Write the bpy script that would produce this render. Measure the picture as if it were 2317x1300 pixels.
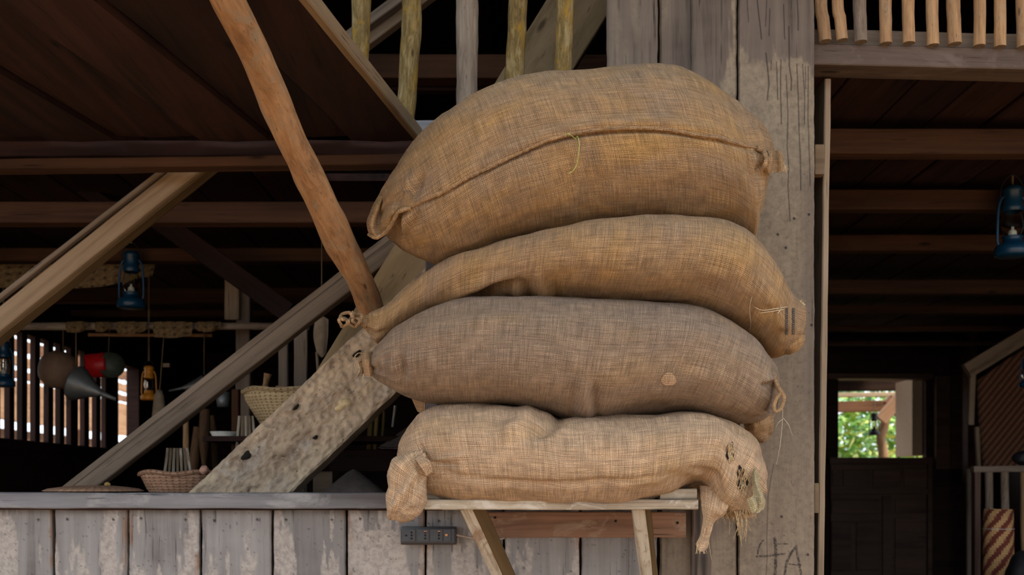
import bpy, bmesh, math, random
import numpy as np
from mathutils import Vector, Matrix, noise as mnoise
from mathutils.bvhtree import BVHTree
random.seed(7); np.random.seed(7)
for o in list(bpy.data.objects): bpy.data.objects.remove(o)
S = bpy.context.scene
C = S.collection
# ------------------------------------------------------------------ camera
F, CX, HY, EYE = 2600.0, 1158.5, 1100.0, 1.5      # focal length in px of a 2317 px wide frame
cam = bpy.data.cameras.new('camera'); camo = bpy.data.objects.new('camera', cam); C.objects.link(camo)
camo.location = (0, 0, EYE); camo.rotation_euler = (math.radians(90), 0, 0)
cam.sensor_width = 36; cam.lens = F/2317*36; cam.shift_y = (HY-650)/2317
cam.clip_start = 0.05; cam.clip_end = 200
cam.dof.use_dof = True; cam.dof.focus_distance = 2.58; cam.dof.aperture_fstop = 5.6
S.camera = camo
# ------------------------------------------------------------------ light
w = bpy.data.worlds.new('world'); S.world = w; w.use_nodes = True
nt = w.node_tree; nt.nodes.clear()
bg = nt.nodes.new('ShaderNodeBackground'); wo = nt.nodes.new('ShaderNodeOutputWorld')
bg.inputs[0].default_value = (0.86, 0.93, 1.0, 1); bg.inputs[1].default_value = 1.0
nt.links.new(bg.outputs[0], wo.inputs[0])
sl = bpy.data.lights.new('sun', 'SUN'); so = bpy.data.objects.new('sun', sl); C.objects.link(so)
sl.energy = 3.0; sl.angle = math.radians(3); sl.color = (1.0, 0.93, 0.8)
so.rotation_euler = Vector((0.45, -0.25, 0.86)).to_track_quat('Z', 'Y').to_euler(); so.location = (3, -4, 8)
S.view_settings.view_transform = 'Standard'; S.view_settings.look = 'None'
S.view_settings.gamma = 1; S.view_settings.use_curve_mapping = False
S.view_settings.exposure = 1.13

# ------------------------------------------------------------------ helpers
def P(px, py, Y): return Vector(((px-CX)/F*Y, Y, EYE-(py-HY)/F*Y))
def pxm(n, Y): return n*Y/F
WM = {}
def srgb(r, g, b):
    f = lambda c: (c/255/12.92) if c <= 10 else ((c/255+0.055)/1.055)**2.4
    return (f(r), f(g), f(b), 1)
def tag(o, label=None, cat=None, group=None, kind=None):
    if label: o['label'] = label
    if cat: o['category'] = cat
    if group: o['group'] = group
    if kind: o['kind'] = kind
    return o
def empty(name, loc, label=None, cat=None, group=None, kind=None):
    o = bpy.data.objects.new(name, None); o.empty_display_size = 0.05; C.objects.link(o)
    o.location = loc; WM[o.name] = Matrix.Translation(Vector(loc))
    return tag(o, label, cat, group, kind)
def place(o, M=None, parent=None):
    M = M or Matrix.Identity(4)
    WM[o.name] = M.copy()
    if parent is not None:
        o.parent = parent; o.matrix_parent_inverse = WM[parent.name].inverted()
    o.matrix_basis = M
def mk(name, V, Fc, mat, parent=None, M=None, uv=None, smooth=True, center=True, attrs=None):
    """V world coordinates unless M given (then local)"""
    V = np.asarray(V, dtype=np.float64)
    if M is None and center:
        c = (V.max(0)+V.min(0))/2; V = V-c; M = Matrix.Translation(Vector(c))
    me = bpy.data.meshes.new(name); me.from_pydata(V.tolist(), [], [tuple(int(i) for i in f) for f in Fc])
    if mat: me.materials.append(mat)
    if smooth: me.polygons.foreach_set('use_smooth', [True]*len(me.polygons))
    if uv is not None:
        uv = np.asarray(uv, dtype=np.float32); l = me.uv_layers.new(name='UVMap')
        idx = np.empty(len(me.loops), dtype=np.int32); me.loops.foreach_get('vertex_index', idx)
        l.data.foreach_set('uv', uv[idx].ravel())
    if attrs is not None:
        a = me.color_attributes.new('mark', 'FLOAT_COLOR', 'POINT')
        a.data.foreach_set('color', np.asarray(attrs, dtype=np.float32).ravel())
    me.update()
    o = bpy.data.objects.new(name, me); C.objects.link(o); place(o, M, parent)
    return o
def vn(x, y, z=0.0, seed=0):
    """vectorised value noise, -1..1"""
    x, y, z = np.broadcast_arrays(np.asarray(x, float), np.asarray(y, float), np.asarray(z, float))
    xi, yi, zi = np.floor(x), np.floor(y), np.floor(z)
    fx, fy, fz = x-xi, y-yi, z-zi
    fx, fy, fz = fx*fx*(3-2*fx), fy*fy*(3-2*fy), fz*fz*(3-2*fz)
    def h(a, b, c):
        n = np.sin(a*127.1+b*311.7+c*74.7+seed*53.3)*43758.5453
        return (n-np.floor(n))*2-1
    r = 0
    for dx, wx in ((0, 1-fx), (1, fx)):
        for dy, wy in ((0, 1-fy), (1, fy)):
            for dz, wz in ((0, 1-fz), (1, fz)):
                r = r+h(xi+dx, yi+dy, zi+dz)*wx*wy*wz
    return r
def fbm(x, y, z=0.0, seed=0, o=3):
    r = 0; a = 1.0; t = 0
    for i in range(o):
        r = r+a*vn(np.asarray(x)*2**i, np.asarray(y)*2**i, np.asarray(z)*2**i, seed+i); t += a; a *= .5
    return r/t
def sstep(a, b, x): t = np.clip((x-a)/(b-a), 0, 1); return t*t*(3-2*t)
def catmull(pts, n):
    """resample list of tuples with a Catmull-Rom spline, uniform arc length, n points"""
    p = np.asarray(pts, float)
    if len(p) == 2:
        t = np.linspace(0, 1, n)[:, None]; return p[0]*(1-t)+p[1]*t
    q = np.vstack([2*p[0]-p[1], p, 2*p[-1]-p[-2]])
    out = []
    for i in range(1, len(q)-2):
        t = np.linspace(0, 1, 24, endpoint=False)[:, None]
        a, b, c, d = q[i-1], q[i], q[i+1], q[i+2]
        out.append(0.5*((2*b)+(-a+c)*t+(2*a-5*b+4*c-d)*t**2+(-a+3*b-3*c+d)*t**3))
    out = np.vstack(out+[p[-1:]])
    s = np.r_[0, np.cumsum(np.linalg.norm(np.diff(out, axis=0), axis=1))]
    u = np.linspace(0, s[-1], n)
    return np.stack([np.interp(u, s, out[:, k]) for k in range(out.shape[1])], 1)
def grid_faces(nu, nv, closed=False):
    f = []
    for i in range(nu-1):
        for j in range(nv-1):
            a = i*nv+j; f.append((a, a+1, a+nv+1, a+nv))
    return f
def axes(A, B, hint=(0, -1, 0), roll=0.0):
    x = (Vector(B)-Vector(A)).normalized(); z = Vector(hint); z = (z-x*z.dot(x)).normalized()
    if roll: z = Matrix.Rotation(roll, 3, x) @ z
    y = z.cross(x)
    return x, y, z
def board(name, A, B, w, t, mat, parent=None, hint=(0, -1, 0), roll=0.0, jit=0.0015, ch=0.003, seg=None, w2=None, label=None, cat=None, group=None, kind=None):
    """A,B world end points of the front face's centre line; w across, t deep (away from hint)"""
    A = Vector(A); B = Vector(B); L = (B-A).length
    x, y, z = axes(A, B, hint, roll)
    n = seg or max(2, int(L/0.06)); w2 = w2 or w
    V = []; sd = random.random()*100
    for i in range(n+1):
        s = i/n; hw = (w*(1-s)+w2*s)/2
        prof = [(-hw, -ch), (-hw+ch, 0), (hw-ch, 0), (hw, -ch), (hw, -t+ch), (hw-ch, -t), (-hw+ch, -t), (-hw, -t+ch)]
        ja = mnoise.noise(Vector((s*L*9, sd, 0)))*jit+mnoise.noise(Vector((s*L*31, sd, 3)))*jit*.5
        jb = mnoise.noise(Vector((s*L*9, sd, 7)))*jit+mnoise.noise(Vector((s*L*31, sd, 9)))*jit*.5
        jz = mnoise.noise(Vector((s*L*4, sd, 17)))*jit*.6
        for (a, b) in prof:
            V.append((s*L, a+(ja if a < 0 else jb), b+jz))
    Fc = []
    for i in range(n):
        for k in range(8):
            a = i*8+k; b = i*8+(k+1) % 8; Fc.append((a, b, b+8, a+8))
    Fc.append(tuple(range(7, -1, -1))); Fc.append(tuple(n*8+k for k in range(8)))
    M = Matrix((( x.x, y.x, z.x, A.x), (x.y, y.y, z.y, A.y), (x.z, y.z, z.z, A.z), (0, 0, 0, 1)))
    o = mk(name, V, Fc, mat, parent, M, smooth=False)
    return tag(o, label, cat, group, kind)
def bpx(name, a, b, wpx, t, mat, parent=None, **k):
    Y = (a[2]+b[2])/2
    return board(name, P(*a), P(*b), pxm(wpx, Y), t, mat, parent, **k)
def box(name, lo, hi, mat, parent=None, bev=0.0, **k):
    lo = Vector(lo); hi = Vector(hi); c = (lo+hi)/2; h = (hi-lo)/2
    bm = bmesh.new(); bmesh.ops.create_cube(bm, size=1)
    for v in bm.verts: v.co = Vector((v.co.x*2*h.x, v.co.y*2*h.y, v.co.z*2*h.z))
    if bev: bmesh.ops.bevel(bm, geom=bm.edges[:], offset=bev, segments=2, affect='EDGES', profile=.7)
    me = bpy.data.meshes.new(name); bm.to_mesh(me); bm.free()
    if mat: me.materials.append(mat)
    o = bpy.data.objects.new(name, me); C.objects.link(o); place(o, Matrix.Translation(c), parent)
    return tag(o, **k)
def tube_data(path, rad, ns=16, rough=0.0, rfreq=8.0, cap=True, sq=None):
    path = [Vector(p) for p in path]; n = len(path)
    rad = list(rad) if hasattr(rad, '__len__') else [rad]*n
    V = []; UV = []; Fc = []; up = Vector((0, 1, 0)); s = 0; sd = random.random()*50
    T0 = (path[1]-path[0]).normalized()
    if abs(T0.dot(up)) > .9: up = Vector((1, 0, 0))
    N = (up-T0*T0.dot(up)).normalized()
    for i, p in enumerate(path):
        T = (path[min(i+1, n-1)]-path[max(i-1, 0)]).normalized()
        N = (N-T*N.dot(T)).normalized(); Bn = T.cross(N)
        if i: s += (p-path[i-1]).length
        for k in range(ns+1):
            a = 2*math.pi*k/ns; r = rad[i]
            if rough:
                q = Vector((math.cos(a)*.7+sd, math.sin(a)*.7, s*rfreq))
                r *= 1+rough*(mnoise.noise(q)+.5*mnoise.noise(q*2.7))
            V.append(p+(N*math.cos(a)+Bn*math.sin(a))*r); UV.append((s, k/ns*2*math.pi*rad[i]))
    Fc = grid_faces(n, ns+1)
    if cap:
        for i, fl in ((0, False), (n-1, True)):
            c = len(V); base = i*(ns+1)
            for k in range(ns): V.append(V[base+k].copy()); UV.append((V[base+k].x*3, V[base+k].y*3))
            idx = list(range(c, c+ns)); Fc.append(tuple(idx[::-1] if fl else idx))
    return [tuple(v) for v in V], Fc, UV
def tube(name, path, rad, mat, parent=None, ns=12, rough=0.0, rfreq=8.0, res=None, endmat=None, **k):
    if res:
        arr = catmull([tuple(p) for p in path], res)
        if hasattr(rad, '__len__'): rad = np.interp(np.linspace(0, 1, res), np.linspace(0, 1, len(rad)), rad)
        path = arr
    V, Fc, UV = tube_data(path, rad, ns, rough, rfreq)
    o = mk(name, V, [f[::-1] for f in Fc], mat, parent, uv=UV)
    if endmat:
        o.data.materials.append(endmat)
        for p_ in o.data.polygons[-2:]: p_.material_index = 1; p_.use_smooth = False
    return tag(o, **k)
def log(name, pts, rpx, mat, parent=None, ns=20, rough=.12, rfreq=6, res=60, **k):
    """pts [(px,py,Y)]; rpx radius in px"""
    Ys = [p[2] for p in pts]; rp = rpx if hasattr(rpx, '__len__') else [rpx]*len(pts)
    return tube(name, [P(*p) for p in pts], [pxm(r, y) for r, y in zip(rp, Ys)], mat, parent, ns=ns, rough=rough, rfreq=rfreq, res=res, endmat=M['log_end'], **k)
def joinlists(parts):
    V = []; Fc = []; UV = []
    for v, f, u in parts:
        b = len(V); V += list(v); Fc += [tuple(i+b for i in q) for q in f]; UV += list(u)
    return V, Fc, UV
def lathe(name, prof, mat, parent=None, origin=(0, 0, 0), axis=(0, 0, 1), ns=32, closed=True, wob=0.0, **k):
    """prof [(r,z)] along axis; UV = (angle metres, length metres)"""
    ax = Vector(axis).normalized(); M = Matrix.Translation(Vector(origin)) @ Vector((0, 0, 1)).rotation_difference(ax).to_matrix().to_4x4()
    V = []; UV = []; s = 0; rm = max(r for r, z in prof)
    for i, (r, z) in enumerate(prof):
        if i: s += math.hypot(r-prof[i-1][0], z-prof[i-1][1])
        for j in range(ns+1):
            a = 2*math.pi*j/ns; rr = r*(1+wob*mnoise.noise(Vector((math.cos(a)*1.5, math.sin(a)*1.5, z*12))))
            V.append((rr*math.cos(a), rr*math.sin(a), z)); UV.append((j/ns*2*math.pi*rm, s))
    Fc = [f[::-1] for f in grid_faces(len(prof), ns+1)]
    o = mk(name, V, Fc, mat, parent, M, uv=UV)
    return tag(o, **k)
# ------------------------------------------------------------------ materials
class NT:
    def __init__(s, name):
        s.m = bpy.data.materials.new(name); s.m.use_nodes = True; s.t = s.m.node_tree
        s.b = s.t.nodes['Principled BSDF']; s.b.inputs['Specular IOR Level'].default_value = 0.25
    def n(s, ty, **kw):
        nd = s.t.nodes.new(ty)
        for k, v in kw.items(): setattr(nd, k, v)
        return nd
    def l(s, a, b): s.t.links.new(a, b)
    def inp(s, nd, i, v):
        if isinstance(v, bpy.types.NodeSocket): s.l(v, nd.inputs[i])
        else: nd.inputs[i].default_value = v
    def math(s, op, a, b=0.0, c=0.0, clamp=False):
        nd = s.n('ShaderNodeMath', operation=op, use_clamp=clamp); s.inp(nd, 0, a); s.inp(nd, 1, b)
        if op in ('MULTIPLY_ADD',): s.inp(nd, 2, c)
        return nd.outputs[0]
    def noise(s, vec, scale, detail=4, rough=.55, dist=0.0):
        nd = s.n('ShaderNodeTexNoise'); s.l(vec, nd.inputs['Vector']); nd.inputs['Scale'].default_value = scale
        nd.inputs['Detail'].default_value = detail; nd.inputs['Roughness'].default_value = rough; nd.inputs['Distortion'].default_value = dist
        return nd.outputs[0]
    def mapv(s, vec, sc=(1, 1, 1), loc=None):
        nd = s.n('ShaderNodeMapping'); s.l(vec, nd.inputs[0]); nd.inputs['Scale'].default_value = sc
        if loc is not None: s.inp(nd, 'Location', loc)
        return nd.outputs[0]
    def ramp(s, fac, stops):
        nd = s.n('ShaderNodeValToRGB'); s.l(fac, nd.inputs[0]); e = nd.color_ramp.elements
        while len(e) < len(stops): e.new(.5)
        for k, (p, c) in enumerate(stops): e[k].position = p; e[k].color = c if len(c) == 4 else (*c, 1)
        return nd.outputs[0]
    def mix(s, f, a, b, blend='MIX'):
        nd = s.n('ShaderNodeMix', data_type='RGBA', blend_type=blend); s.inp(nd, 0, f); s.inp(nd, 6, a); s.inp(nd, 7, b)
        return nd.outputs[2]
    def rng(s, v, a, b, lo=0.0, hi=1.0):
        nd = s.n('ShaderNodeMapRange'); s.l(v, nd.inputs[0]); nd.inputs[1].default_value = a; nd.inputs[2].default_value = b
        nd.inputs[3].default_value = lo; nd.inputs[4].default_value = hi; return nd.outputs[0]
    def bump(s, h, dist, strength=1.0):
        nd = s.n('ShaderNodeBump'); s.l(h, nd.inputs['Height']); nd.inputs['Distance'].default_value = dist; nd.inputs['Strength'].default_value = strength
        s.l(nd.outputs[0], s.b.inputs['Normal'])
    def coord(s, k='Object'):
        return s.n('ShaderNodeTexCoord').outputs[k]
    def objcoord(s, k='Object'):
        c = s.coord(k); oi = s.n('ShaderNodeObjectInfo'); r = s.math('MULTIPLY', oi.outputs['Random'], 37.0)
        cx = s.n('ShaderNodeCombineXYZ'); s.l(r, cx.inputs[0]); s.l(r, cx.inputs[1]); s.l(r, cx.inputs[2])
        va = s.n('ShaderNodeVectorMath', operation='ADD'); s.l(c, va.inputs[0]); s.l(cx.outputs[0], va.inputs[1])
        return va.outputs[0], oi.outputs['Random']
    def out(s, col, rough=.8):
        s.l(col, s.b.inputs['Base Color'])
        if isinstance(rough, bpy.types.NodeSocket): s.l(rough, s.b.inputs['Roughness'])
        else: s.b.inputs['Roughness'].default_value = rough
        return s.m
def burlap(name, light, dark, dust, gap=0.64, pitch=0.0037, patch=None, patch_amt=.5):
    k = NT(name); uv = k.coord('UV')
    dn = k.noise(k.mapv(uv, (1, 1, 1)), 16, 2)
    sep = k.n('ShaderNodeSeparateXYZ'); k.l(uv, sep.inputs[0]); u, v = sep.outputs[0], sep.outputs[1]
    wob = k.math('MULTIPLY', k.math('SUBTRACT', dn, .5), 0.012)
    dn2 = k.noise(k.mapv(uv, (1, 1, 1)), 110, 2); wob2 = k.math('MULTIPLY', k.math('SUBTRACT', dn2, .5), 0.0022)
    u2 = k.math('ADD', u, k.math('ADD', wob, wob2)); v2 = k.math('ADD', v, k.math('SUBTRACT', wob2, wob))
    a = k.math('SINE', k.math('MULTIPLY', u2, math.pi/pitch)); b = k.math('SINE', k.math('MULTIPLY', v2, math.pi/pitch))
    ab = k.math('MULTIPLY', k.math('MULTIPLY', a, b), .5)
    hw = k.math('ADD', k.math('MULTIPLY', k.math('ABSOLUTE', a), .5), ab)
    hf = k.math('SUBTRACT', k.math('MULTIPLY', k.math('ABSOLUTE', b), .5), ab)
    # uneven threads: streaks along each direction
    s1 = k.noise(k.mapv(uv, (310, 14, 1)), 1, 1); s2 = k.noise(k.mapv(uv, (14, 310, 1)), 1, 1)
    hw = k.math('MULTIPLY', hw, k.rng(s1, .25, .75, .75, 1.2)); hf = k.math('MULTIPLY', hf, k.rng(s2, .25, .75, .65, 1.25))
    h = k.math('MAXIMUM', hw, hf)
    big = k.noise(k.mapv(uv, (1, 1, 1)), 7, 5, .6, .6); mid = k.noise(k.mapv(uv, (1, 1, 1)), 30, 3)
    fine = k.noise(k.mapv(uv, (1, 1, 1)), 900, 2)
    cross = k.math('MAXIMUM', k.math('MULTIPLY', k.math('ABSOLUTE', a), k.rng(s1, .25, .75, .75, 1.25)), k.math('MULTIPLY', k.math('ABSOLUTE', b), k.rng(s2, .25, .75, .75, 1.25)))
    hole = k.rng(cross, .12, gap, 1, 0)
    groove = k.rng(h, .2, .7, .84, 1.05)
    opn = k.rng(k.noise(k.mapv(uv, (1, 1, 1)), 5, 3), .35, .65, .7, 1.15)
    opn2 = k.rng(k.noise(k.mapv(uv, (1, 1, 1)), 75, 2, .7), .38, .62, .35, 1.25)
    hole = k.math('MULTIPLY', k.math('MULTIPLY', hole, opn), opn2, clamp=True)
    col = k.mix(k.rng(big, .32, .68), light, dust)
    if patch: col = k.mix(k.math('MULTIPLY', k.rng(k.noise(k.mapv(uv, (1.4, 2.2, 1), (3.1, 1.7, 0)), 4, 3), .5, .72), patch_amt), col, patch)
    streak = k.math('MULTIPLY', k.rng(s1, .28, .72, .76, 1.26), k.rng(s2, .28, .72, .78, 1.24))
    streak = k.math('MULTIPLY', streak, groove)
    streak = k.math('MULTIPLY', streak, k.rng(fine, .3, .7, .8, 1.2)); streak = k.math('MULTIPLY', streak, k.rng(mid, .3, .7, .85, 1.13))
    hs = k.n('ShaderNodeVectorMath', operation='SCALE'); k.l(col, hs.inputs[0]); k.l(streak, hs.inputs['Scale'])
    # pale fibre flecks
    fl = k.rng(k.noise(k.mapv(uv, (1, 1, 1)), 190, 1), .70, .75, 0, .7)
    c2 = k.mix(fl, hs.outputs[0], (.5, .42, .3, 1))
    col = k.mix(hole, c2, dark)
    hb = k.math('ADD', h, k.math('MULTIPLY', mid, .8)); k.bump(hb, 0.0019, 1.0)
    k.b.inputs['Specular IOR Level'].default_value = .08
    k.b.inputs['Sheen Weight'].default_value = .10; k.b.inputs['Sheen Roughness'].default_value = .6
    return k.out(col, .95)
def wood(name, c1, c2, c3, sc=1.0, rough=.8, bump=.0015, grain=(1.2, 26, 26), spec=.2, knots=True, var=.25, coord='Object', mark=False, markcol=None, blotch=None):
    """c1 light, c2 mid, c3 dark grain"""
    k = NT(name); v, rnd = k.objcoord(coord)
    g = k.noise(k.mapv(v, tuple(a*sc for a in grain)), 1.0, 7, .65, .7)
    g2 = k.noise(k.mapv(v, tuple(a*sc*3.5 for a in grain)), 1.0, 4, .6)
    b = k.noise(k.mapv(v, (2.2*sc, 5*sc, 5*sc)), 1.0, 4, .6)
    f = k.math('ADD', k.math('MULTIPLY', g, .6), k.math('MULTIPLY', b, .4))
    col = k.ramp(f, [(.34, c3), (.48, c2), (.64, c1)])
    if blotch: col = k.mix(k.rng(k.noise(k.mapv(v, (5*sc, 9*sc, 9*sc)), 1.0, 5, .7, 1.0), .52, .66, 0, .8), col, blotch)
    crack = k.rng(g2, .30, .37, .75, 0)
    col = k.mix(crack, col, tuple(x*.25 for x in c3[:3])+(1,))
    if knots:
        vo = k.n('ShaderNodeTexVoronoi'); k.l(k.mapv(v, (3.5*sc, 11*sc, 11*sc)), vo.inputs['Vector']); vo.inputs['Scale'].default_value = 1
        kn = k.rng(vo.outputs['Distance'], .06, .12, .8, 0); col = k.mix(kn, col, tuple(x*.4 for x in c3[:3])+(1,))
    sc2 = k.n('ShaderNodeVectorMath', operation='SCALE'); k.l(col, sc2.inputs[0]); k.l(k.rng(rnd, 0, 1, 1-var, 1+var), sc2.inputs['Scale']); col = sc2.outputs[0]
    if mark:
        at = k.n('ShaderNodeAttribute', attribute_name='mark'); se = k.n('ShaderNodeSeparateColor'); k.l(at.outputs['Color'], se.inputs[0])
        pn = k.noise(v, 60*sc, 4, .7); pale = k.ramp(pn, [(.32, tuple(x*.6 for x in markcol[:3])), (.58, markcol)])
        col = k.mix(se.outputs[0], col, pale)
        col = k.mix(se.outputs[2], col, (.22, .10, .035, 1))
        col = k.mix(se.outputs[1], col, (.018, .015, .017, 1))
    hh = k.math('ADD', g, k.math('MULTIPLY', g2, .6)); k.bump(hh, bump, .8)
    k.b.inputs['Specular IOR Level'].default_value = spec
    return k.out(col, rough)
def plain(name, col, rough=.6, metal=0.0, spec=.4, nv=.2, scale=40):
    k = NT(name); v = k.coord('Object'); n = k.noise(v, scale, 4)
    sc = k.n('ShaderNodeVectorMath', operation='SCALE'); sc.inputs[0].default_value = col[:3]; k.l(k.rng(n, .3, .7, 1-nv, 1+nv), sc.inputs['Scale'])
    k.b.inputs['Metallic'].default_value = metal; k.b.inputs['Specular IOR Level'].default_value = spec
    k.bump(n, .0006, .4)
    return k.out(sc.outputs[0], rough)
def woven(name, ca, cb, dark, pu=.012, pv=.008, diag=False, bump=.002, stripes=None):
    k = NT(name); uv = k.coord('UV'); wn = k.math('MULTIPLY', k.math('SUBTRACT', k.noise(uv, 30, 2), .5), .006)
    sep = k.n('ShaderNodeSeparateXYZ'); k.l(uv, sep.inputs[0]); u = k.math('ADD', sep.outputs[0], wn); v = k.math('ADD', sep.outputs[1], wn)
    if diag:
        u0, v0 = u, v
        u = k.math('ADD', u0, v0); v = k.math('SUBTRACT', u0, v0)
    a = k.math('SINE', k.math('MULTIPLY', u, math.pi/pu)); b = k.math('SINE', k.math('MULTIPLY', v, math.pi/pv)); ab = k.math('MULTIPLY', k.math('MULTIPLY', a, b), .5)
    h1 = k.math('ADD', k.math('MULTIPLY', k.math('ABSOLUTE', a), .5), ab); h2 = k.math('SUBTRACT', k.math('MULTIPLY', k.math('ABSOLUTE', b), .5), ab)
    h = k.math('MAXIMUM', h1, h2); n = k.noise(uv, 60, 4)
    base = k.mix(k.rng(n, .35, .65), ca, cb)
    if stripes:
        st = k.math('SINE', k.math('MULTIPLY', k.math('SUBTRACT', sep.outputs[0], k.math('MULTIPLY', sep.outputs[1], .9)), stripes[1]))
        # stepped diagonal stripes
        su = k.math('SNAP', sep.outputs[0], stripes[2]); sv = k.math('SNAP', sep.outputs[1], stripes[2])
        st = k.math('SINE', k.math('MULTIPLY', k.math('SUBTRACT', su, k.math('MULTIPLY', sv, .8)), stripes[1]))
        base = k.mix(k.rng(st, -.1, .1), base, stripes[0])
    col = k.mix(k.rng(h, .05, .38, 1, 0), base, dark); k.bump(h, bump, 1)
    return k.out(col, .8)

M = {}
M['burlap_a'] = burlap('burlap_top_sack', (.41, .245, .105, 1), (.030, .014, .007, 1), (.29, .195, .12, 1), patch=(.45, .255, .07, 1))
M['burlap_b'] = burlap('burlap_second_sack', (.43, .255, .10, 1), (.030, .014, .007, 1), (.33, .215, .125, 1), patch=(.28, .195, .125, 1))
M['burlap_c'] = burlap('burlap_dusty_sack', (.315, .22, .145, 1), (.04, .022, .013, 1), (.26, .185, .13, 1), patch=(.38, .235, .11, 1), patch_amt=.4)
M['burlap_d'] = burlap('burlap_pale_sack', (.56, .385, .245, 1), (.075, .038, .018, 1), (.46, .31, .19, 1), patch=(.43, .275, .125, 1), pitch=.0039)
M['burlap_edge'] = burlap('burlap_hem', (.40, .245, .12, 1), (.07, .035, .015, 1), (.32, .205, .11, 1), pitch=.0035)
M['fibre'] = plain('jute_fibre', (.42, .30, .17), .9, nv=.4, scale=200)
M['fibre_white'] = plain('pale_thread', (.6, .52, .38), .9)
M['fibre_green'] = plain('green_twine', (.42, .50, .12), .7)
M['moss_cloth'] = burlap('mildewed_burlap', (.42, .37, .19, 1), (.1, .08, .04, 1), (.46, .34, .21, 1), pitch=.004)
M['grain_dark'] = plain('dark_sack_inside', (.012, .010, .006), 1.0)
grey = dict(c1=(.28, .27, .268, 1), c2=(.205, .196, .196, 1), c3=(.105, .097, .096, 1))
M['plank'] = wood('weathered_plank', **grey, mark=True, markcol=(.44, .40, .37), knots=False, var=.12, grain=(26, 26, 1.2))
M['plank_warm'] = wood('weathered_brown_plank', (.195, .155, .125, 1), (.14, .11, .09, 1), (.065, .05, .042, 1), mark=True, markcol=(.32, .255, .18), knots=False, var=.08, grain=(26, 26, 1.2))
M['rail_grey'] = wood('grey_rail_wood', (.25, .25, .27, 1), (.165, .165, .18, 1), (.09, .085, .09, 1), knots=False, var=.05, blotch=(.30, .30, .31, 1))
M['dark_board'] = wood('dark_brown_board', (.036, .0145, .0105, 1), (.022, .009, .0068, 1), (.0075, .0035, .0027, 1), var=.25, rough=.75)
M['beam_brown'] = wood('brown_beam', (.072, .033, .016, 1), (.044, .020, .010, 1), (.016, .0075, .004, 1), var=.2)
M['beam_grey'] = wood('greyish_beam', (.135, .10, .08, 1), (.095, .068, .055, 1), (.045, .03, .025, 1), var=.05, blotch=(.16, .12, .10, 1))
M['beam_red'] = wood('reddish_board', (.29, .17, .115, 1), (.22, .125, .085, 1), (.12, .068, .048, 1), var=.05, blotch=(.34, .26, .20, 1), knots=False)
M['brace'] = wood('old_brace', (.33, .25, .175, 1), (.245, .18, .12, 1), (.11, .075, .05, 1), var=.1, knots=False)
M['brace_grey'] = wood('grey_old_brace', (.24, .19, .15, 1), (.165, .13, .10, 1), (.08, .06, .05, 1), var=.1, knots=False)
M['stringer'] = wood('rough_hewn_plank', (.66, .53, .37, 1), (.48, .375, .27, 1), (.24, .175, .125, 1), bump=.010, grain=(9, 22, 22), var=.03, knots=False, blotch=(.50, .44, .38, 1))
M['stringer_olive'] = wood('olive_old_plank', (.33, .25, .15, 1), (.235, .175, .10, 1), (.11, .08, .045, 1), var=.05, grain=(3, 14, 14), bump=.003)
M['shelf'] = wood('pale_shelf_wood', (.50, .44, .34, 1), (.33, .27, .2, 1), (.14, .10, .07, 1), sc=1.8, var=.1, blotch=(.60, .56, .50, 1), knots=False)
M['shelf_leg'] = wood('flaking_pale_leg', (.62, .57, .48, 1), (.50, .45, .37, 1), (.22, .15, .09, 1), sc=2.2, var=.05, blotch=(.24, .14, .075, 1), knots=False)
M['shaded_side'] = wood('shaded_side_wood', (.15, .10, .05, 1), (.10, .065, .03, 1), (.05, .03, .015, 1), var=.05)  # dark brown for faces in shade: the shade is in the colour
M['trim'] = wood('pale_trim', (.24, .17, .10, 1), (.18, .125, .075, 1), (.11, .07, .045, 1), var=.1, knots=False)
M['fence_a'] = wood('sunlit_tan_board', (.46, .27, .16, 1), (.36, .20, .11, 1), (.2, .11, .06, 1), var=.1)
M['fence_b'] = wood('sunlit_brown_board', (.26, .125, .07, 1), (.19, .09, .045, 1), (.1, .045, .025, 1), var=.1)
M['log'] = wood('barked_pole_wood', (.40, .235, .12, 1), (.29, .155, .072, 1), (.14, .075, .038, 1), coord='UV', grain=(7, 34, 1), var=.05, bump=.003, blotch=(.25, .185, .12, 1), sc=2.2)
M['log_pale'] = wood('peeled_stick', (.46, .29, .15, 1), (.33, .195, .10, 1), (.17, .10, .055, 1), coord='UV', grain=(4, 50, 1), var=.2, blotch=(.34, .25, .16, 1), sc=2.2)
M['log_lichen'] = wood('lichened_stick', (.34, .27, .14, 1), (.17, .115, .04, 1), (.07, .048, .02, 1), coord='UV', grain=(9, 42, 1), var=.12, blotch=(.30, .175, .02, 1), bump=.004, sc=2.2)
M['log_grey'] = wood('grey_stick', (.32, .26, .2, 1), (.22, .17, .13, 1), (.11, .08, .06, 1), coord='UV', grain=(4, 40, 1), var=.1, bump=.003, sc=2.2)
M['log_end'] = plain('sawn_log_end', (.16, .115, .075), .9, nv=.35, scale=120)
M['log_dark'] = wood('dark_handled_wood', (.13, .075, .035, 1), (.09, .05, .025, 1), (.04, .022, .012, 1), coord='UV', grain=(4, 30, 1), sc=2)
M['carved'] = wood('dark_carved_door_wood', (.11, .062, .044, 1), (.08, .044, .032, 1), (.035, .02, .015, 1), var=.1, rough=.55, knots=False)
M['patch_yellow'] = plain('pale_yellow_fungus', (.66, .52, .30), .9, nv=.25, scale=90)
M['tan'] = plain('tan_painted_wood', (.45, .33, .21), .8, nv=.08)
M['blue'] = plain('blue_enamel', (.003, .040, .095), .35, spec=.5)
M['orange'] = plain('orange_enamel', (.62, .24, .015), .4)
M['black'] = plain('sooty_black', (.01, .01, .014), .6)
M['greymetal'] = plain('dull_zinc', (.16, .17, .17), .45, metal=.5)
M['red'] = plain('red_tin', (.55, .01, .012), .4)
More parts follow.
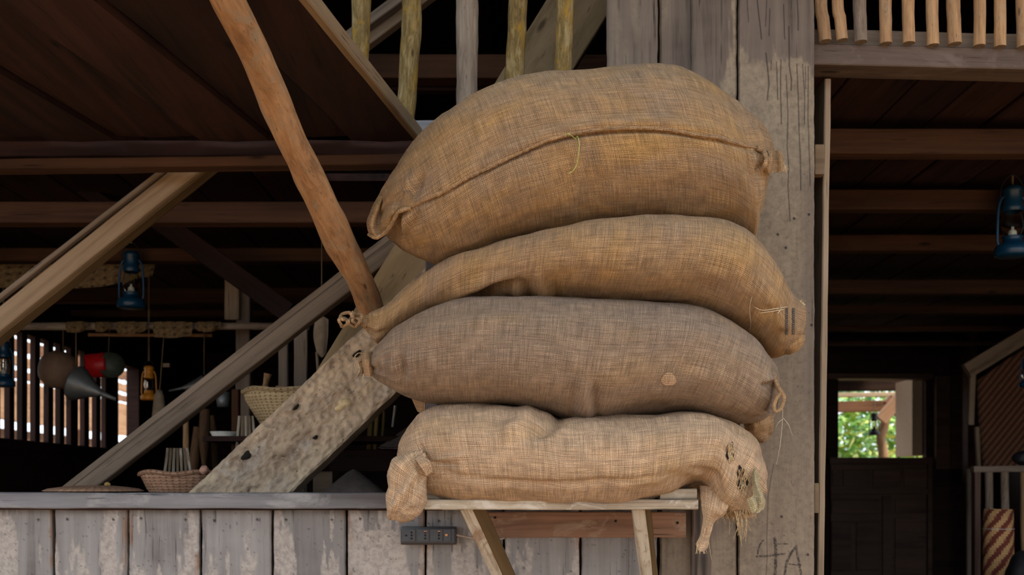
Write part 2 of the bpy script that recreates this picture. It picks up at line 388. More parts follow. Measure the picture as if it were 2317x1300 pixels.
M['greentin'] = plain('green_grey_tin', (.07, .085, .06), .5)
M['brownhat'] = plain('brown_gourd', (.20, .125, .08), .7, nv=.15)
M['white'] = plain('white_enamel', (.6, .6, .55), .4)
M['bakelite'] = plain('black_bakelite', (.012, .011, .016), .3, spec=.5)
M['slate'] = plain('slate_plastic', (.045, .05, .062), .45)
M['copper'] = plain('copper_contact', (.55, .25, .09), .4, metal=.3)
M['cable'] = plain('grey_cable', (.35, .29, .25), .5)
M['cloth'] = plain('faded_cloth', (.25, .19, .13), .95)
M['greycloth'] = plain('grey_cloth', (.17, .14, .125), .95)
M['yellow'] = wood('yellow_lath', (.32, .22, .07, 1), (.24, .16, .05, 1), (.1, .07, .03, 1), knots=False)
M['rope'] = plain('old_rope', (.16, .12, .07), .95)
M['potato'] = plain('pink_tuber', (.42, .23, .17), .8)
M['basket'] = woven('pale_wicker', (.74, .56, .33, 1), (.60, .44, .24, 1), (.06, .035, .02, 1), .020, .011)
M['basket_red'] = woven('reddish_wicker', (.44, .26, .17, 1), (.32, .18, .11, 1), (.05, .025, .018, 1), .022, .010)
M['matting'] = woven('palm_matting', (.22, .15, .07, 1), (.12, .08, .04, 1), (.03, .02, .01, 1), .05, .03)
M['matting_red'] = woven('reddish_tray', (.30, .18, .115, 1), (.22, .13, .085, 1), (.05, .03, .02, 1), .02, .012)
M['bamboo_panel'] = woven('woven_bamboo_wall', (.25, .115, .06, 1), (.19, .085, .045, 1), (.05, .025, .015, 1), .03, .012, diag=True, bump=.004, stripes=((.075, .034, .02, 1), 155.0, .003))
M['basket_stripe'] = woven('striped_rattan', (.62, .38, .17, 1), (.52, .30, .13, 1), (.10, .05, .03, 1), .011, .011, stripes=((.16, .035, .025, 1), 95.0, .011))
k = NT('lamp_glass'); k.b.inputs['Transmission Weight'].default_value = 1; k.b.inputs['Roughness'].default_value = .05; k.b.inputs['IOR'].default_value = 1.1; k.b.inputs['Base Color'].default_value = (.8, .85, .8, 1); M['glass'] = k.m
def leafmat(name, a, b, c):
    k = NT(name); g = k.n('ShaderNodeNewGeometry'); col = k.ramp(g.outputs['Random Per Island'], [(0, a), (.5, b), (1, c)])
    k.b.inputs['Subsurface Weight'].default_value = 0; k.b.inputs['Transmission Weight'].default_value = 0
    return k.out(col, .5)
M['leaf'] = leafmat('green_leaf', (.04, .18, .03, 1), (.24, .42, .07, 1), (.62, .62, .20, 1))
M['leaf2'] = leafmat('blue_green_leaf', (.02, .10, .05, 1), (.10, .30, .13, 1), (.40, .60, .28, 1))
k = NT('earth'); v = k.coord('Object'); n = k.noise(v, 3, 6)
M['earth'] = k.out(k.ramp(n, [(.3, (.20, .12, .065, 1)), (.7, (.36, .23, .13, 1))]), .95)

# ------------------------------------------------------------------ setting: ground, floors, roof, walls
WY = 3.05                       # front wall plane
def slab(name, lo, hi, mat, **k): return box(name, lo, hi, mat, kind='structure', **k)
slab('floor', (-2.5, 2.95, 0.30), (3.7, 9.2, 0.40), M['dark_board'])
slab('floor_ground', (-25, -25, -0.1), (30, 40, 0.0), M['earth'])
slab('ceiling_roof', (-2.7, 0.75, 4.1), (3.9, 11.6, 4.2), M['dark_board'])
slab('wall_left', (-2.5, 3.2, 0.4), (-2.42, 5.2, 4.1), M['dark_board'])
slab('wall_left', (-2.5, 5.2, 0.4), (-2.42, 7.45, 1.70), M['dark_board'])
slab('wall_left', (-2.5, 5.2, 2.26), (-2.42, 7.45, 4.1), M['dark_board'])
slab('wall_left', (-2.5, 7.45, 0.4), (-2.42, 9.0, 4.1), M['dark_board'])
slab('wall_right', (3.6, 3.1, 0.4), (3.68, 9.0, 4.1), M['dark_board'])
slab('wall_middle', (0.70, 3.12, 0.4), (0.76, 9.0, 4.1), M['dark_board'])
# back wall, with the doorway at x 2.56..3.24 (px 1898..2094), opening up to py 855
bz = lambda py: P(0, py, 9.0).z; bxx = lambda px: P(px, 0, 9.0).x
slab('wall_back', (-2.5, 9.0, 0.4), (bxx(1897), 9.08, 4.1), M['dark_board'])
slab('wall_back', (bxx(2095), 9.0, 0.4), (3.68, 9.08, 4.1), M['dark_board'])
slab('wall_back', (bxx(1897), 9.0, bz(853)), (bxx(2095), 9.08, 4.1), M['dark_board'])
slab('floor_veranda', (-2.7, 9.2, 0.30), (3.9, 11.4, 0.38), M['dark_board'])

# interior ceilings
ceilR = empty('ceiling', (2.2, 6, 2.67), kind='structure')
rng = random.Random(3)
x = 0.78
while x < 3.6:
    wd = .17+rng.random()*.06
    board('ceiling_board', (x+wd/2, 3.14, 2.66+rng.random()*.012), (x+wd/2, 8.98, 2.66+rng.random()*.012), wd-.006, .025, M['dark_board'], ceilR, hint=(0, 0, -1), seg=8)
    x += wd
# joists: lower edge and upper edge rows in the photograph, depth from the row
for y0, y1, Y in ((290, 347, 3.62), (428, 473, 4.36), (530, 566, 5.1), (632, 664, 5.9), (690, 707, 6.7), (736, 747, 7.5), (771, 779, 8.2)):
    a = P(0, y1, Y).z; b = P(0, y0, Y).z
    board('joist', (.77, Y, (a+b)/2), (3.6, Y, (a+b)/2), b-a, .07, M['beam_brown'], ceilR, seg=20)
ceilL = empty('ceiling', (-1, 6, 2.5), kind='structure')
x = -2.4
while x < .68:
    wd = .18+rng.random()*.06
    y0_ = 3.14 if x < -.75 else 3.95      # the stair passes up here
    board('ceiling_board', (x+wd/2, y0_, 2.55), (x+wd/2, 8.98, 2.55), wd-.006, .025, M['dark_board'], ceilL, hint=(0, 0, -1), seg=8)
    x += wd
for y0, y1, Y in ((455, 503, 3.72), (560, 590, 4.6), (650, 683, 5.5), (700, 713, 6.3)):
    a = P(0, y1, Y).z; b = P(0, y0, Y).z
    board('joist', (-2.42, Y, (a+b)/2), (.70, Y, (a+b)/2), b-a, .07, M['beam_brown'], ceilL, seg=20)
# veranda ceiling: boards seen from below, running back to the front wall at a slight angle
ZV = P(0, 320, WY).z
ver = empty('ceiling', (-1.2, 2.0, ZV), kind='structure')
XB = [(q-CX)/F*3.04 for q in (-620, -420, -230, -60, 105, 262, 448, 613, 792, 948)]
d = 0.165
for i in range(len(XB)-1):
    xa, xb = XB[i]+.006, XB[i+1]-.006; zz = ZV+(.012 if i % 2 else 0.0)
    yb, yf = 3.04, 1.1
    V = []
    n = 24
    for j in range(n+1):
        y = yb+(yf-yb)*j/n; off = (y-yb)*d
        ja = mnoise.noise(Vector((y*3, i*7.1, 0)))*.006
        for (xx, z) in ((xa+ja, zz+.02), (xa+ja, zz), ((xa+xb)/2, zz-.004), (xb+ja, zz), (xb+ja, zz+.02)):
            V.append(((y-yb)*-1, xx+off, z))
    Fc = [f for f in grid_faces(n+1, 5)]
    # store with the grain along local X
    Mx = Matrix(((0, 1, 0, 0), (-1, 0, 0, yb), (0, 0, 1, 0), (0, 0, 0, 1)))
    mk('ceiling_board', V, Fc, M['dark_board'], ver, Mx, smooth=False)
slab('ceiling_upper', (-2.6, 1.1, ZV+.05), (-1.2, 3.04, ZV+.08), M['dark_board'])
xe = XB[-1]
board('edge_trim', (xe+.008, 3.04, ZV+.016), (xe+.008+(1.1-3.04)*d, 1.1, ZV+.016), .036, .02, M['trim'], ver, hint=(1, 0, 0))
# front beam under the veranda ceiling
bpx('front_beam', (-200, 336, 3.06), (948, 334, 3.06), 36, .1, M['dark_board'], ver)
bpx('front_beam_ledge', (-200, 372, 3.02), (946, 358, 3.02), 24, .06, M['beam_brown'], ver)

# front wall -----------------------------------------------------------------
def plank(px0, px1, py0, py1, Y, mat, parent, painter, res=.0035, th=.022, dense_to=1310, zbot=None, lean=0):
    x0, x1 = (px0-CX)/F*Y, (px1-CX)/F*Y
    nx = max(6, int((x1-x0)/res)); ny = int((min(py1, dense_to)-py0)/F*Y/res)
    pys = list(np.linspace(py0, min(py1, dense_to), ny+1))
    if py1 > dense_to: pys += list(np.linspace(dense_to, py1, 14)[1:])
    pys = np.array(pys); pxs = np.linspace(px0, px1, nx+1)
    PX, PY = np.meshgrid(pxs, pys)
    R, G, B = painter(PX, PY)
    sd = px0*.13
    edge = vn(PY*.03, sd)*1.2+vn(PY*.11, sd+3)*.6; e = np.abs((PX-px0)/(px1-px0)*2-1)**6*np.sign(PX-(px0+px1)/2)
    X = (PX+edge*e*.9+lean*(PY-py0)-CX)/F*Y; Z = EYE-(PY-HY)/F*Y
    Yd = Y+vn(PX*.03, PY*.004, sd)*.0015+sstep(.9, 1, np.abs(e))*.004
    V = np.stack([X, Yd, Z], -1).reshape(-1, 3); nv = nx+1; n0 = len(V)
    Fc = [f[::-1] for f in grid_faces(len(pys), nv)]
    Fc = [f[::-1] for f in Fc]
    # sides and back
    ring = [i for i in range(nv)]+[r*nv+nv-1 for r in range(1, len(pys))]+[(len(pys)-1)*nv+i for i in range(nv-2, -1, -1)]+[r*nv for r in range(len(pys)-2, 0, -1)]
    back = V[ring].copy(); back[:, 1] = Y+th
    V = np.vstack([V, back]); m = len(ring)
    for q in range(m):
        a, b = ring[q], ring[(q+1) % m]; Fc.append((a, n0+q, n0+(q+1) % m, b))
    Fc.append(tuple(n0+q for q in range(m)))
    A = np.zeros((len(V), 4)); A[:n0, 0] = R.ravel(); A[:n0, 1] = G.ravel(); A[:n0, 2] = B.ravel(); A[:, 3] = 1
    return mk('plank', V, Fc, mat, parent, smooth=False, attrs=A)
def stroke(PX, PY, pts, wd, soft=.8):
    d = np.full(PX.shape, 1e9)
    for (a, b) in zip(pts[:-1], pts[1:]):
        ax, ay = a; bx, by = b; L2 = (bx-ax)**2+(by-ay)**2+1e-9
        t = np.clip(((PX-ax)*(bx-ax)+(PY-ay)*(by-ay))/L2, 0, 1)
        d = np.minimum(d, np.hypot(PX-ax-t*(bx-ax), PY-ay-t*(by-ay)))
    return 1-sstep(wd/2-soft, wd/2+soft, d)
def spots(PX, PY, pts, r): 
    g = np.zeros(PX.shape)
    for (a, b) in pts: g = np.maximum(g, 1-sstep(r-1, r+1.2, np.hypot(PX-a, PY-b)))
    return g
def generic(seed, top=1215, amt=1.0, rust=.6):
    def f(PX, PY):
        n = fbm(PX*.032, PY*.004, 0, seed, 4)+.22*fbm(PX*.12, PY*.03, 0, seed+9, 3)
        R = sstep(.16, .24, n+(PY-top)/420)*amt*.8
        R = R*(1-.35*sstep(.1, .5, fbm(PX*.2, PY*.2, 0, seed+4, 2)))
        G = sstep(.55, .8, fbm(PX*.25, PY*.25, 0, seed+21, 2))*.6
        G = np.maximum(G, spots(PX, PY, [(PX.min()+28, 1172+seed % 7), (PX.max()-30, 1175)], 3))
        G = np.maximum(G, sstep(1170, 1150, PY)*.35*(1+fbm(PX*.05, PY*.02, 0, seed+30)))  # planks darken right below the rail: its shade painted in
        x0, x1 = PX.min(), PX.max()
        B = (sstep(x0+14, x0+2, PX)+sstep(x1-14, x1-2, PX))*sstep(.0, .5, fbm(PX*.05, PY*.015, 0, seed+2, 3))*rust
        return R, G, B
    return f
wf = empty('wall_front', (0, WY, 0), kind='structure')
low = [(-110, -4), (3, 117), (124, 286), (291, 450), (457, 612), (619, 781), (787, 960), (965, 1138), (1142, 1311), (1316, 1487)]
low[0:2] = [(-60, 117)]
tops = [1260, 1225, 1215, 1262, 1178, 1165, 1225, 1260, 1280]
for i, (a, b) in enumerate(low):
    def f(PX, PY, i=i):
        R, G, B = generic(11+i*5, tops[i], 1.0)(PX, PY)
        if i == 5:
            R = np.maximum(R, sstep(-.1, .1, 1-((PX-872)/48)**4+fbm(PX*.05, PY*.05, 0, 5)*.4-sstep(1205, 1190, PY)*3)*.9*(PX > 820))
        return R, G, B
    plank(a, b, 1145, 2270, 3.03 if i % 2 else 3.034, M['plank'], wf, f)
# tall planks to the right
def tallA(PX, PY):
    n = fbm(PX*.03, PY*.004, 0, 71, 4)
    R = sstep(.2, .5, n)*.25+sstep(1150, 1250, PY)*.3
    G = sstep(.35, .6, fbm(PX*.3, PY*.008, 0, 75, 3))*.35
    return R, G, R*0
def tallB(PX, PY):
    n = fbm(PX*.06, PY*.01, 0, 81, 4)
    R = sstep(0, .15, (PX-1640)/60+n*.6+(PY-150)/500)*.8*(PY < 900)
    R = np.maximum(R, sstep(1180, 1230, PY+n*30)*.5*(PX > 1610))
    G = stroke(PX, PY, [(1632, 0), (1634, 90), (1630, 160), (1632, 240)], 2.5)*.6
    G = np.maximum(G, sstep(.1, .5, fbm(PX*.12, PY*.006, 0, 85, 3))*.75*(PX < 1612)*(PY > 1100))
    return R, G, R*0
def tallC(PX, PY):
    n = fbm(PX*.05, PY*.02, 0, 91, 4)
    paint = sstep(-.08, .12, (PY-125)/120+n*.5-.3*sstep(1770, 1830, PX))
    blue = sstep(1800, 1830, PX+n*14)*sstep(330, 430, PY)*(1-sstep(880, 1000, PY))
    R = paint*(1-.65*blue)*(.8+.2*n)
    R = R*(1-.5*sstep(560, 800, PY)*(.7+.6*n)); R = R*(.82+.3*fbm(PX*.12, PY*.07, 0, 101, 4)); R = np.clip(R, 0, 1)
    G = np.zeros(PX.shape)
    drips = [([(1713, 0), (1720, 60), (1723, 88)], 3), ([(1742, 20), (1740, 80)], 2.5), ([(1773, 10), (1775, 80), (1776, 88)], 2.5), ([(1804, 0), (1806, 40), (1806, 68)], 3),
             ([(1733, 120), (1738, 165), (1740, 190), (1736, 226)], 3.2), ([(1745, 135), (1745, 158)], 2.5), ([(1757, 140), (1760, 225)], 2.5), ([(1767, 135), (1766, 200), (1768, 280)], 2.8),
             ([(1785, 60), (1786, 150), (1791, 180), (1790, 204)], 3.2), ([(1779, 170), (1783, 260), (1781, 330), (1785, 380), (1783, 420), (1788, 500)], 2.4),
             ([(1803, 145), (1806, 210), (1808, 290), (1811, 360), (1812, 430)], 2.6), ([(1816, 145), (1821, 220), (1820, 280)], 2.4), ([(1829, 150), (1828, 260), (1833, 420)], 2.2),
             ([(1735, 0), (1732, 60)], 2), ([(1690, 0), (1694, 50)], 2), ([(1700, 255), (1702, 330)], 1.8), ([(1822, 150), (1823, 200)], 2)]
    for p, wd in drips: G = np.maximum(G, stroke(PX, PY, p, wd)*.72)
    # long faint crack and the pencilled writing near the foot
    G = np.maximum(G, stroke(PX, PY, [(1750, 1050), (1738, 1120), (1735, 1215), (1736, 1260), (1732, 1320)], 2.4)*.55)
    rough = sstep(-.35, .15, fbm(PX*.35, PY*.35, 0, 97, 2))
    W = [([(1727, 1221), (1719, 1232), (1715, 1245), (1714, 1257)], 3.4), ([(1712, 1258), (1738, 1257), (1756, 1254), (1775, 1252)], 4), ([(1753, 1217), (1755, 1240), (1755, 1262), (1754, 1290), (1753, 1310)], 7),
         ([(1757, 1230), (1770, 1229), (1782, 1230)], 3), ([(1802, 1235), (1790, 1250), (1780, 1270), (1774, 1310)], 6), ([(1801, 1236), (1806, 1262), (1812, 1295), (1816, 1315)], 5.5), ([(1786, 1275), (1800, 1277), (1812, 1278)], 3)]
    for p, wd in W: G = np.maximum(G, stroke(PX, PY, p, wd)*(.35+.5*rough))
    G = np.maximum(G, spots(PX, PY, [(1828, 1254), (1836, 735), (1830, 485), (1797, 494), (1753, 615), (1778, 560), (1768, 1168), (1760, 530)], 3)*.9)
    G = np.maximum(G, sstep(.62, .8, fbm(PX*.2, PY*.2, 0, 99, 2))*.5*sstep(200, 500, PY))
    B = sstep(1670, 1750, PX)*0+sstep(.2, .6, fbm(PX*.02, PY*.01, 0, 93, 3))*.28*sstep(520, 620, PY)*(1-sstep(760, 900, PY))*(PX < 1760)
    return R, G, B
plank(1374, 1488, -560, 1150, 3.045, M['plank_warm'], wf, tallA, res=.005, dense_to=300)
plank(1493, 1567, -560, 2270, 3.065, M['plank_warm'], wf, tallA, res=.005)
plank(1566, 1667, -560, 2270, 3.04, M['plank_warm'], wf, tallB, res=.004)
plank(1673, 1843, -560, 2270, 3.03, M['plank_warm'], wf, tallC, res=.0016)
bpx('plank_backing', (1490, 2200, 3.2), (1490, -500, 3.2), 30, .02, M['carved'], wf)
bpx('plank_backing', (1668, 2200, 3.2), (1668, -500, 3.2), 30, .02, M['carved'], wf)
for q in (120, 288, 453, 615, 784, 962, 1140, 1313):
    bpx('plank_backing', (q+(CX-q)*.03, 2200, 3.12), (q+(CX-q)*.03, 1150, 3.12), 34, .02, M['carved'], wf)
# counter rail
cr = empty('counter_rail', P(400, 1150, 3.0), 'long grey weathered rail capping the low plank wall, left of the sacks', 'rail')
board('rail_front', P(-120, 1131.5, 2.985), P(1000, 1132.5, 2.985), pxm(35, 2.985), .26, M['rail_grey'], cr, jit=.002)
bpx('rail_shadow_strip', (-120, 1150.5, 3.0), (1000, 1152, 3.0), 4, .05, M['dark_board'], cr)  # dark strip standing in for the shadow line under the rail

# corner post behind the sacks and loft railing
bpx('post', (976, 1112, 3.09), (976, 300, 3.09), 29, .08, M['rail_grey'], label='slim grey vertical post glimpsed between the stacked sacks at their left end', cat='post')
lr = empty('loft_railing', P(1150, 285, 3.05), 'loft railing of yellow lichened sticks above the big top sack', 'railing')
bpx('bottom_rail', (933, 286, 3.06), (1374, 280, 3.06), 29, .06, M['rail_grey'], lr)
for (x0, x1, xt, rr, mm) in ((712, 716, 700, 18, 'log_lichen'), (812, 815, 818, 21, 'log_lichen'), (916, 925, 932, 22.5, 'log_lichen'), (1056, 1057, 1058, 24, 'log_grey'), (1158, 1167, 1172, 22, 'log_lichen'), (1274, 1275, 1278, 19.5, 'log_lichen')):
    o = log('baluster', [(x0, 272, 3.085), (x1, 130, 3.085), (xt, 0, 3.085), (xt+6, -520, 3.085)], rr, M[mm], lr, rough=.16, rfreq=7, res=90)
    if mm == 'log_grey': o['label'] = 'grey split stick without yellow lichen'
bpx('top_rail', (680, -530, 3.05), (1380, -530, 3.05), 40, .06, M['rail_grey'], lr)

# upper right balcony rail with short sticks
br = empty('balcony_railing', P(2080, 110, 3.05), 'balcony rail of pale peeled sticks nailed to a dark beam above the doorway', 'railing')
bpx('beam', (1838, 121, 3.06), (3000, 149, 3.06), 47, .10, M['beam_grey'], br)
bpx('ledge_board', (1838, 84, 3.085), (3000, 111, 3.085), 38, .03, M['brace_grey'], br)
sticks = [(1867, 97, 1857, 14.5, 'log_pale'), (1906, 94, 1895, 13, 'log_pale'), (1948, 98, 1945, 14.5, 'log_grey'), (2005, 102, 2003, 13.5, 'log_pale'), (2056, 101, 2055, 13.5, 'log_pale'),
          (2111, 106, 2109, 13.5, 'log_pale'), (2160, 103, 2156, 15, 'log_pale'), (2216, 107, 2217, 13.5, 'log_pale'), (2263, 109, 2262, 13, 'log_pale'), (2317, 110, 2314, 15, 'log_pale'), (2370, 112, 2368, 14, 'log_pale')]
for (x0, y0, x1, r, mm) in sticks:
    log('baluster', [(x0, y0-3, 3.045), (x0-(x0-x1)*.5, y0-55, 3.045), (x1, -20, 3.045), (x1+2, -420, 3.045)], r, M[mm], br, rough=.10, rfreq=9, res=60)
bpx('top_rail', (1838, -430, 3.06), (3000, -430, 3.06), 40, .06, M['dark_board'], br)

# roof timbers seen through the loft railing
rf = empty('ceiling_timbers', (0, 4, 3), kind='structure')
bpx('cross_beam', (700, 148, 3.9), (1500, 150, 3.9), 54, .08, M['beam_brown'], rf)
bpx('cross_beam', (700, 190, 4.0), (1500, 192, 4.0), 26, .05, M['dark_board'], rf)
bpx('roof_brace', (740, 115, 3.7), (960, -50, 3.7), 22, .05, M['brace_grey'], rf)
bpx('roof_brace', (762, 135, 3.75), (985, -35, 3.75), 34, .05, M['brace'], rf)
for i in range(9):
    board('rafter', (-2.4+i*.75, 1.2, 4.02), (-2.4+i*.75, 9, 4.02), .06, .1, M['dark_board'], rf, hint=(0, 0, -1), seg=8)

# long diagonal timbers
bpx('stair_stringer', (700, 990, 3.52), (1430, -185, 3.52), 134, .06, M['stringer_olive'], label='long steep olive-brown board climbing behind the sacks to the loft', cat='board')
st = empty('timber_plank', P(540, 1112, 3.3), 'wide pale rough-hewn plank leaning from the counter rail up behind the sacks', 'plank')
def hewn():
    A, B = P(458, 1194, 3.335), P(1050, 630, 3.40); w_ = pxm(160, 3.35); L = (B-A).length; x, y, z = axes(A, B, (0, -1, 0))
    nu, nv = 260, 60; V = []
    for i in range(nu):
        for j in range(nv):
            s = i/(nu-1)*L; q = (j/(nv-1)-.5)*w_
            h = .010*mnoise.noise(Vector((s*22+q*16, q*26-s*14, 1)))+.007*mnoise.noise(Vector((s*52+q*38, q*58-s*30, 4)))
            e = abs(q)/(w_/2); h -= .006*max(0, (e-.93)/.07)
            e2 = .003*mnoise.noise(Vector((s*14, 3 if q > 0 else 8, 0)))*(e > .9)
            V.append((s, q+e2, h))
    Fc = grid_faces(nu, nv); n0 = len(V); t = .13
    ring = [i*nv for i in range(nu)]+[(nu-1)*nv+j for j in range(1, nv)]+[i*nv+nv-1 for i in range(nu-2, -1, -1)]+[j for j in range(nv-2, 0, -1)]
    m = len(ring)
    for r_ in ring: V.append((V[r_][0], V[r_][1], -t))
    for q in range(m): a, b = ring[q], ring[(q+1) % m]; Fc.append((a, b, n0+(q+1) % m, n0+q))
    Fc = [f[::-1] for f in Fc]
    Mx = Matrix(((x.x, y.x, z.x, A.x), (x.y, y.y, z.y, A.y), (x.z, y.z, z.z, A.z), (0, 0, 0, 1)))
    return V, [f[::-1] for f in Fc], Mx
def yp(px_, py_): t_ = ((px_-458)*592+(py_-1194)*-564)/(592**2+564**2); return 3.335+.065*t_
V, Fc, Mx = hewn(); hw = mk('board', V, Fc, M['stringer'], st, Mx, smooth=False)
for (a, b, rx, ry, ang) in ((557, 1030, 13, 8, -.7), (713, 989, 6, 4, -.6), (669, 921, 9, 3, -.8), (807, 800, 11, 5, -.7)):
    V = [tuple(P(a, b, yp(a, b)-.010))]
    for q in range(20):
        t = q/20*2*math.pi; r = 1+.15*math.sin(3*t+a); u, v = rx*r*math.cos(t), ry*r*math.sin(t)
        V.append(tuple(P(a+u*math.cos(ang)-v*math.sin(ang), b+u*math.sin(ang)+v*math.cos(ang), yp(a, b)-.007)))
    V2 = V+[(v[0], v[1]+.02, v[2]) for v in V[1:]]
    Fc = [(0, 1+q, 1+(q+1) % 20) for q in range(20)]+[(1+q, 21+q, 21+(q+1) % 20, 1+(q+1) % 20) for q in range(20)]
    mk('knot', V2, Fc, M['grain_dark'], st)
V = [tuple(P(776, 914, yp(776, 914)-.009))]
for q in range(24):
    t = q/24*2*math.pi; rr = 1+.12*math.sin(3*t+1)+.07*math.sin(5*t); V.append(tuple(P(776+19*rr*math.cos(t)*.9-4*math.sin(t), 914+14*rr*math.sin(t)-5*math.cos(t), yp(776, 914)-.005)))
V += [(v[0], v[1]+.015, v[2]) for v in V[1:]]
mk('patch', V, [(0, 1+q, 1+(q+1) % 24) for q in range(24)]+[(1+q, 25+q, 25+(q+1) % 24, 1+(q+1) % 24) for q in range(24)], M['patch_yellow'], st)['label'] = 'pale yellow patch'
br1 = empty('diagonal_brace', P(200, 560, 3.2), 'pale diagonal timber brace at upper left under the beam', 'brace')
bpx('brace_face', (-60, 767, 3.2), (480, 336, 3.2), 44, .07, M['brace'], br1)
bpx('brace_underside', (-42, 786, 3.22), (500, 352, 3.22), 16, .06, M['shaded_side'], br1)  # same timber in darker brown: shade painted on its lower face
bpx('edge_strip', (-60, 715, 3.19), (420, 342, 3.19), 10, .03, M['brace_grey'], br1)
br2 = empty('diagonal_brace', P(500, 850, 3.5), 'long grey-brown diagonal brace crossing behind the rough-hewn plank', 'brace')
bpx('brace_face', (140, 1140, 3.55), (930, 528, 3.55), 34, .06, M['brace_grey'], br2)
bpx('edge_strip', (125, 1121, 3.56), (920, 505, 3.56), 15, .05, M['brace_grey'], br2)
# the leaning pole
log('wooden_pole', [(503, -28, 2.055), (520, 5, 2.07), (572, 110, 2.19), (612, 205, 2.31), (652, 300, 2.41), (697, 395, 2.52), (742, 485, 2.63), (775, 560, 2.72), (812, 630, 2.83), (840, 700, 2.95), (850, 730, 2.98)],
    [38, 37, 35, 37, 34, 36, 33, 35, 31, 31, 30], M['log'], rough=.12, rfreq=5, res=140, ns=28, label='bare orange-brown tree pole slanting down from the ceiling to the second sack', cat='pole')

# ------------------------------------------------------------------ sacks
class Sack: pass
def loft(name, top, bot, Y, D, mat, parent, nu=280, nv=200, n=2.25, endp=3.0, mind=.012, creases=(), lump=.006, seed=0, folds=(0, 0), foldk=9, dshift=0, uvscale=1.0, wr=.0022, dprof=None):
    T = catmull(top, nu); B_ = catmull(bot, nu)
    t = np.linspace(0, 1, nu)
    dep = D*np.clip(1-np.abs(2*t-1)**endp, 0, 1)**(1/2.0)
    if dprof is not None: dep = D*np.interp(t, np.linspace(0, 1, len(dprof)), dprof)
    dep = np.maximum(dep, mind)
    uu_ = np.linspace(0, 1, nv+1); th = 2*math.pi*(uu_+.6*np.sin(2*math.pi*uu_)/(2*math.pi))+math.pi/2          # start at the back
    # ring: c=+1 top, -1 bottom; s=+1 back
    cs, sn = np.cos(th-math.pi/2+math.pi/2), np.sin(th)
    c_ = np.sign(np.cos(th))*np.abs(np.cos(th))**(2/n); s_ = np.sign(np.sin(th))*np.abs(np.sin(th))**(2/n)
    # centre and half axes in px
    Cx, Cy = (T[:, 0]+B_[:, 0])/2, (T[:, 1]+B_[:, 1])/2; Hx, Hy = (T[:, 0]-B_[:, 0])/2, (T[:, 1]-B_[:, 1])/2
    PXm = Cx[:, None]+Hx[:, None]*c_[None]; PYm = Cy[:, None]+Hy[:, None]*c_[None]
    Yc = Y+dshift*(t-.5)
    X = (PXm-CX)/F*Yc[:, None]; Z = EYE-(PYm-HY)/F*Yc[:, None]; Yy = Yc[:, None]+dep[:, None]*s_[None]
    Pn = np.stack([X, Yy, Z], -1)
    # normals
    def normals(Pn):
        du = np.gradient(Pn, axis=0); dv = np.gradient(Pn, axis=1)
        dv[:, 0] = dv[:, -1] = Pn[:, 1]-Pn[:, -2]
        N = np.cross(du, dv); N /= np.linalg.norm(N, axis=2, keepdims=True)+1e-12
        cen = Pn.mean(axis=1, keepdims=True); sg = np.sign((N*(Pn-cen)).sum(-1).mean()); return N*sg
    N = normals(Pn); P0 = Pn.copy()
    q = Pn
    d = lump*fbm(q[..., 0]*6, q[..., 1]*6, q[..., 2]*9, seed, 3)*1.4
    d += wr*fbm(q[..., 0]*16, q[..., 1]*20, q[..., 2]*30, seed+5, 3)*1.5
    for side, amp in ((0, folds[0]), (1, folds[1])):
        if amp:
            tt = t if side == 0 else 1-t
            ph = foldk*th[None]+3*vn(th[None]*1.7+seed, tt[:, None]*4)
            w_ = np.exp(-tt/.09)*np.minimum(1, tt/.012)
            d += amp*w_[:, None]*np.sin(ph)*(.6+.4*np.sin(th[None]*2.3+seed))
    # creases, defined on the photographed side
    pxx = CX+X*F/Yy; pyy = HY-(Z-EYE)*F/Yy
    front = sstep(.15, -.25, s_[None]*np.ones_like(X))
    for (pts, wd, amp) in creases:
        pts = catmull(pts, max(8, len(pts)*4)) if len(pts) > 2 else np.array(pts, float)
        dd = np.full(X.shape, 1e9); along = np.zeros(X.shape)
        m_ = len(pts)-1
        for k_ in range(m_):
            ax, ay = pts[k_][:2]; bx, by = pts[k_+1][:2]; L2 = (bx-ax)**2+(by-ay)**2+1e-9
            tq = np.clip(((pxx-ax)*(bx-ax)+(pyy-ay)*(by-ay))/L2, 0, 1)
            dq = np.hypot(pxx-ax-tq*(bx-ax), pyy-ay-tq*(by-ay)); mm = dq < dd
            dd = np.where(mm, dq, dd); along = np.where(mm, (k_+tq)/m_, along)
        taper = np.clip(np.sin(np.clip(along, .02, .98)*math.pi), 0, 1)**.6
        d += amp*np.exp(-(dd/wd)**2)*front*taper
    d[0] *= .2; d[-1] *= .2
    d[:, -1] = d[:, 0]
    Pn = Pn+N*d[..., None]
    Pn[:, -1] = Pn[:, 0]
    # metric UVs
    mid = P0[:, nv//2]; su = np.r_[0, np.cumsum(np.linalg.norm(np.diff(mid, axis=0), axis=1))]
    arc = np.concatenate([np.zeros((nu, 1)), np.cumsum(np.linalg.norm(np.diff(P0, axis=1), axis=2), axis=1)], 1)
    arc = arc-arc[:, nv//2:nv//2+1]
    blend = arc
    UVa = np.stack([np.repeat(su[:, None], nv+1, 1), blend], -1).reshape(-1, 2)*uvscale
    V = Pn.reshape(-1, 3); Fc = [f for f in grid_faces(nu, nv+1)]
    b0 = len(V); V = np.vstack([V, Pn[0].mean(0)[None], Pn[-1].mean(0)[None]]); UVa = np.vstack([UVa, [[0, 0]], [[su[-1], 0]]])
    for j in range(nv):
        Fc.append((b0, j+1, j)); e = (nu-1)*(nv+1); Fc.append((b0+1, e+j, e+j+1))
    # orientation test
    f0 = Fc[(nu//2)*nv+nv//2]; a, b, c = (V[f0[k_]] for k_ in range(3)); nn = np.cross(b-a, c-b)
    if nn[1] > 0: Fc = [f[::-1] for f in Fc]
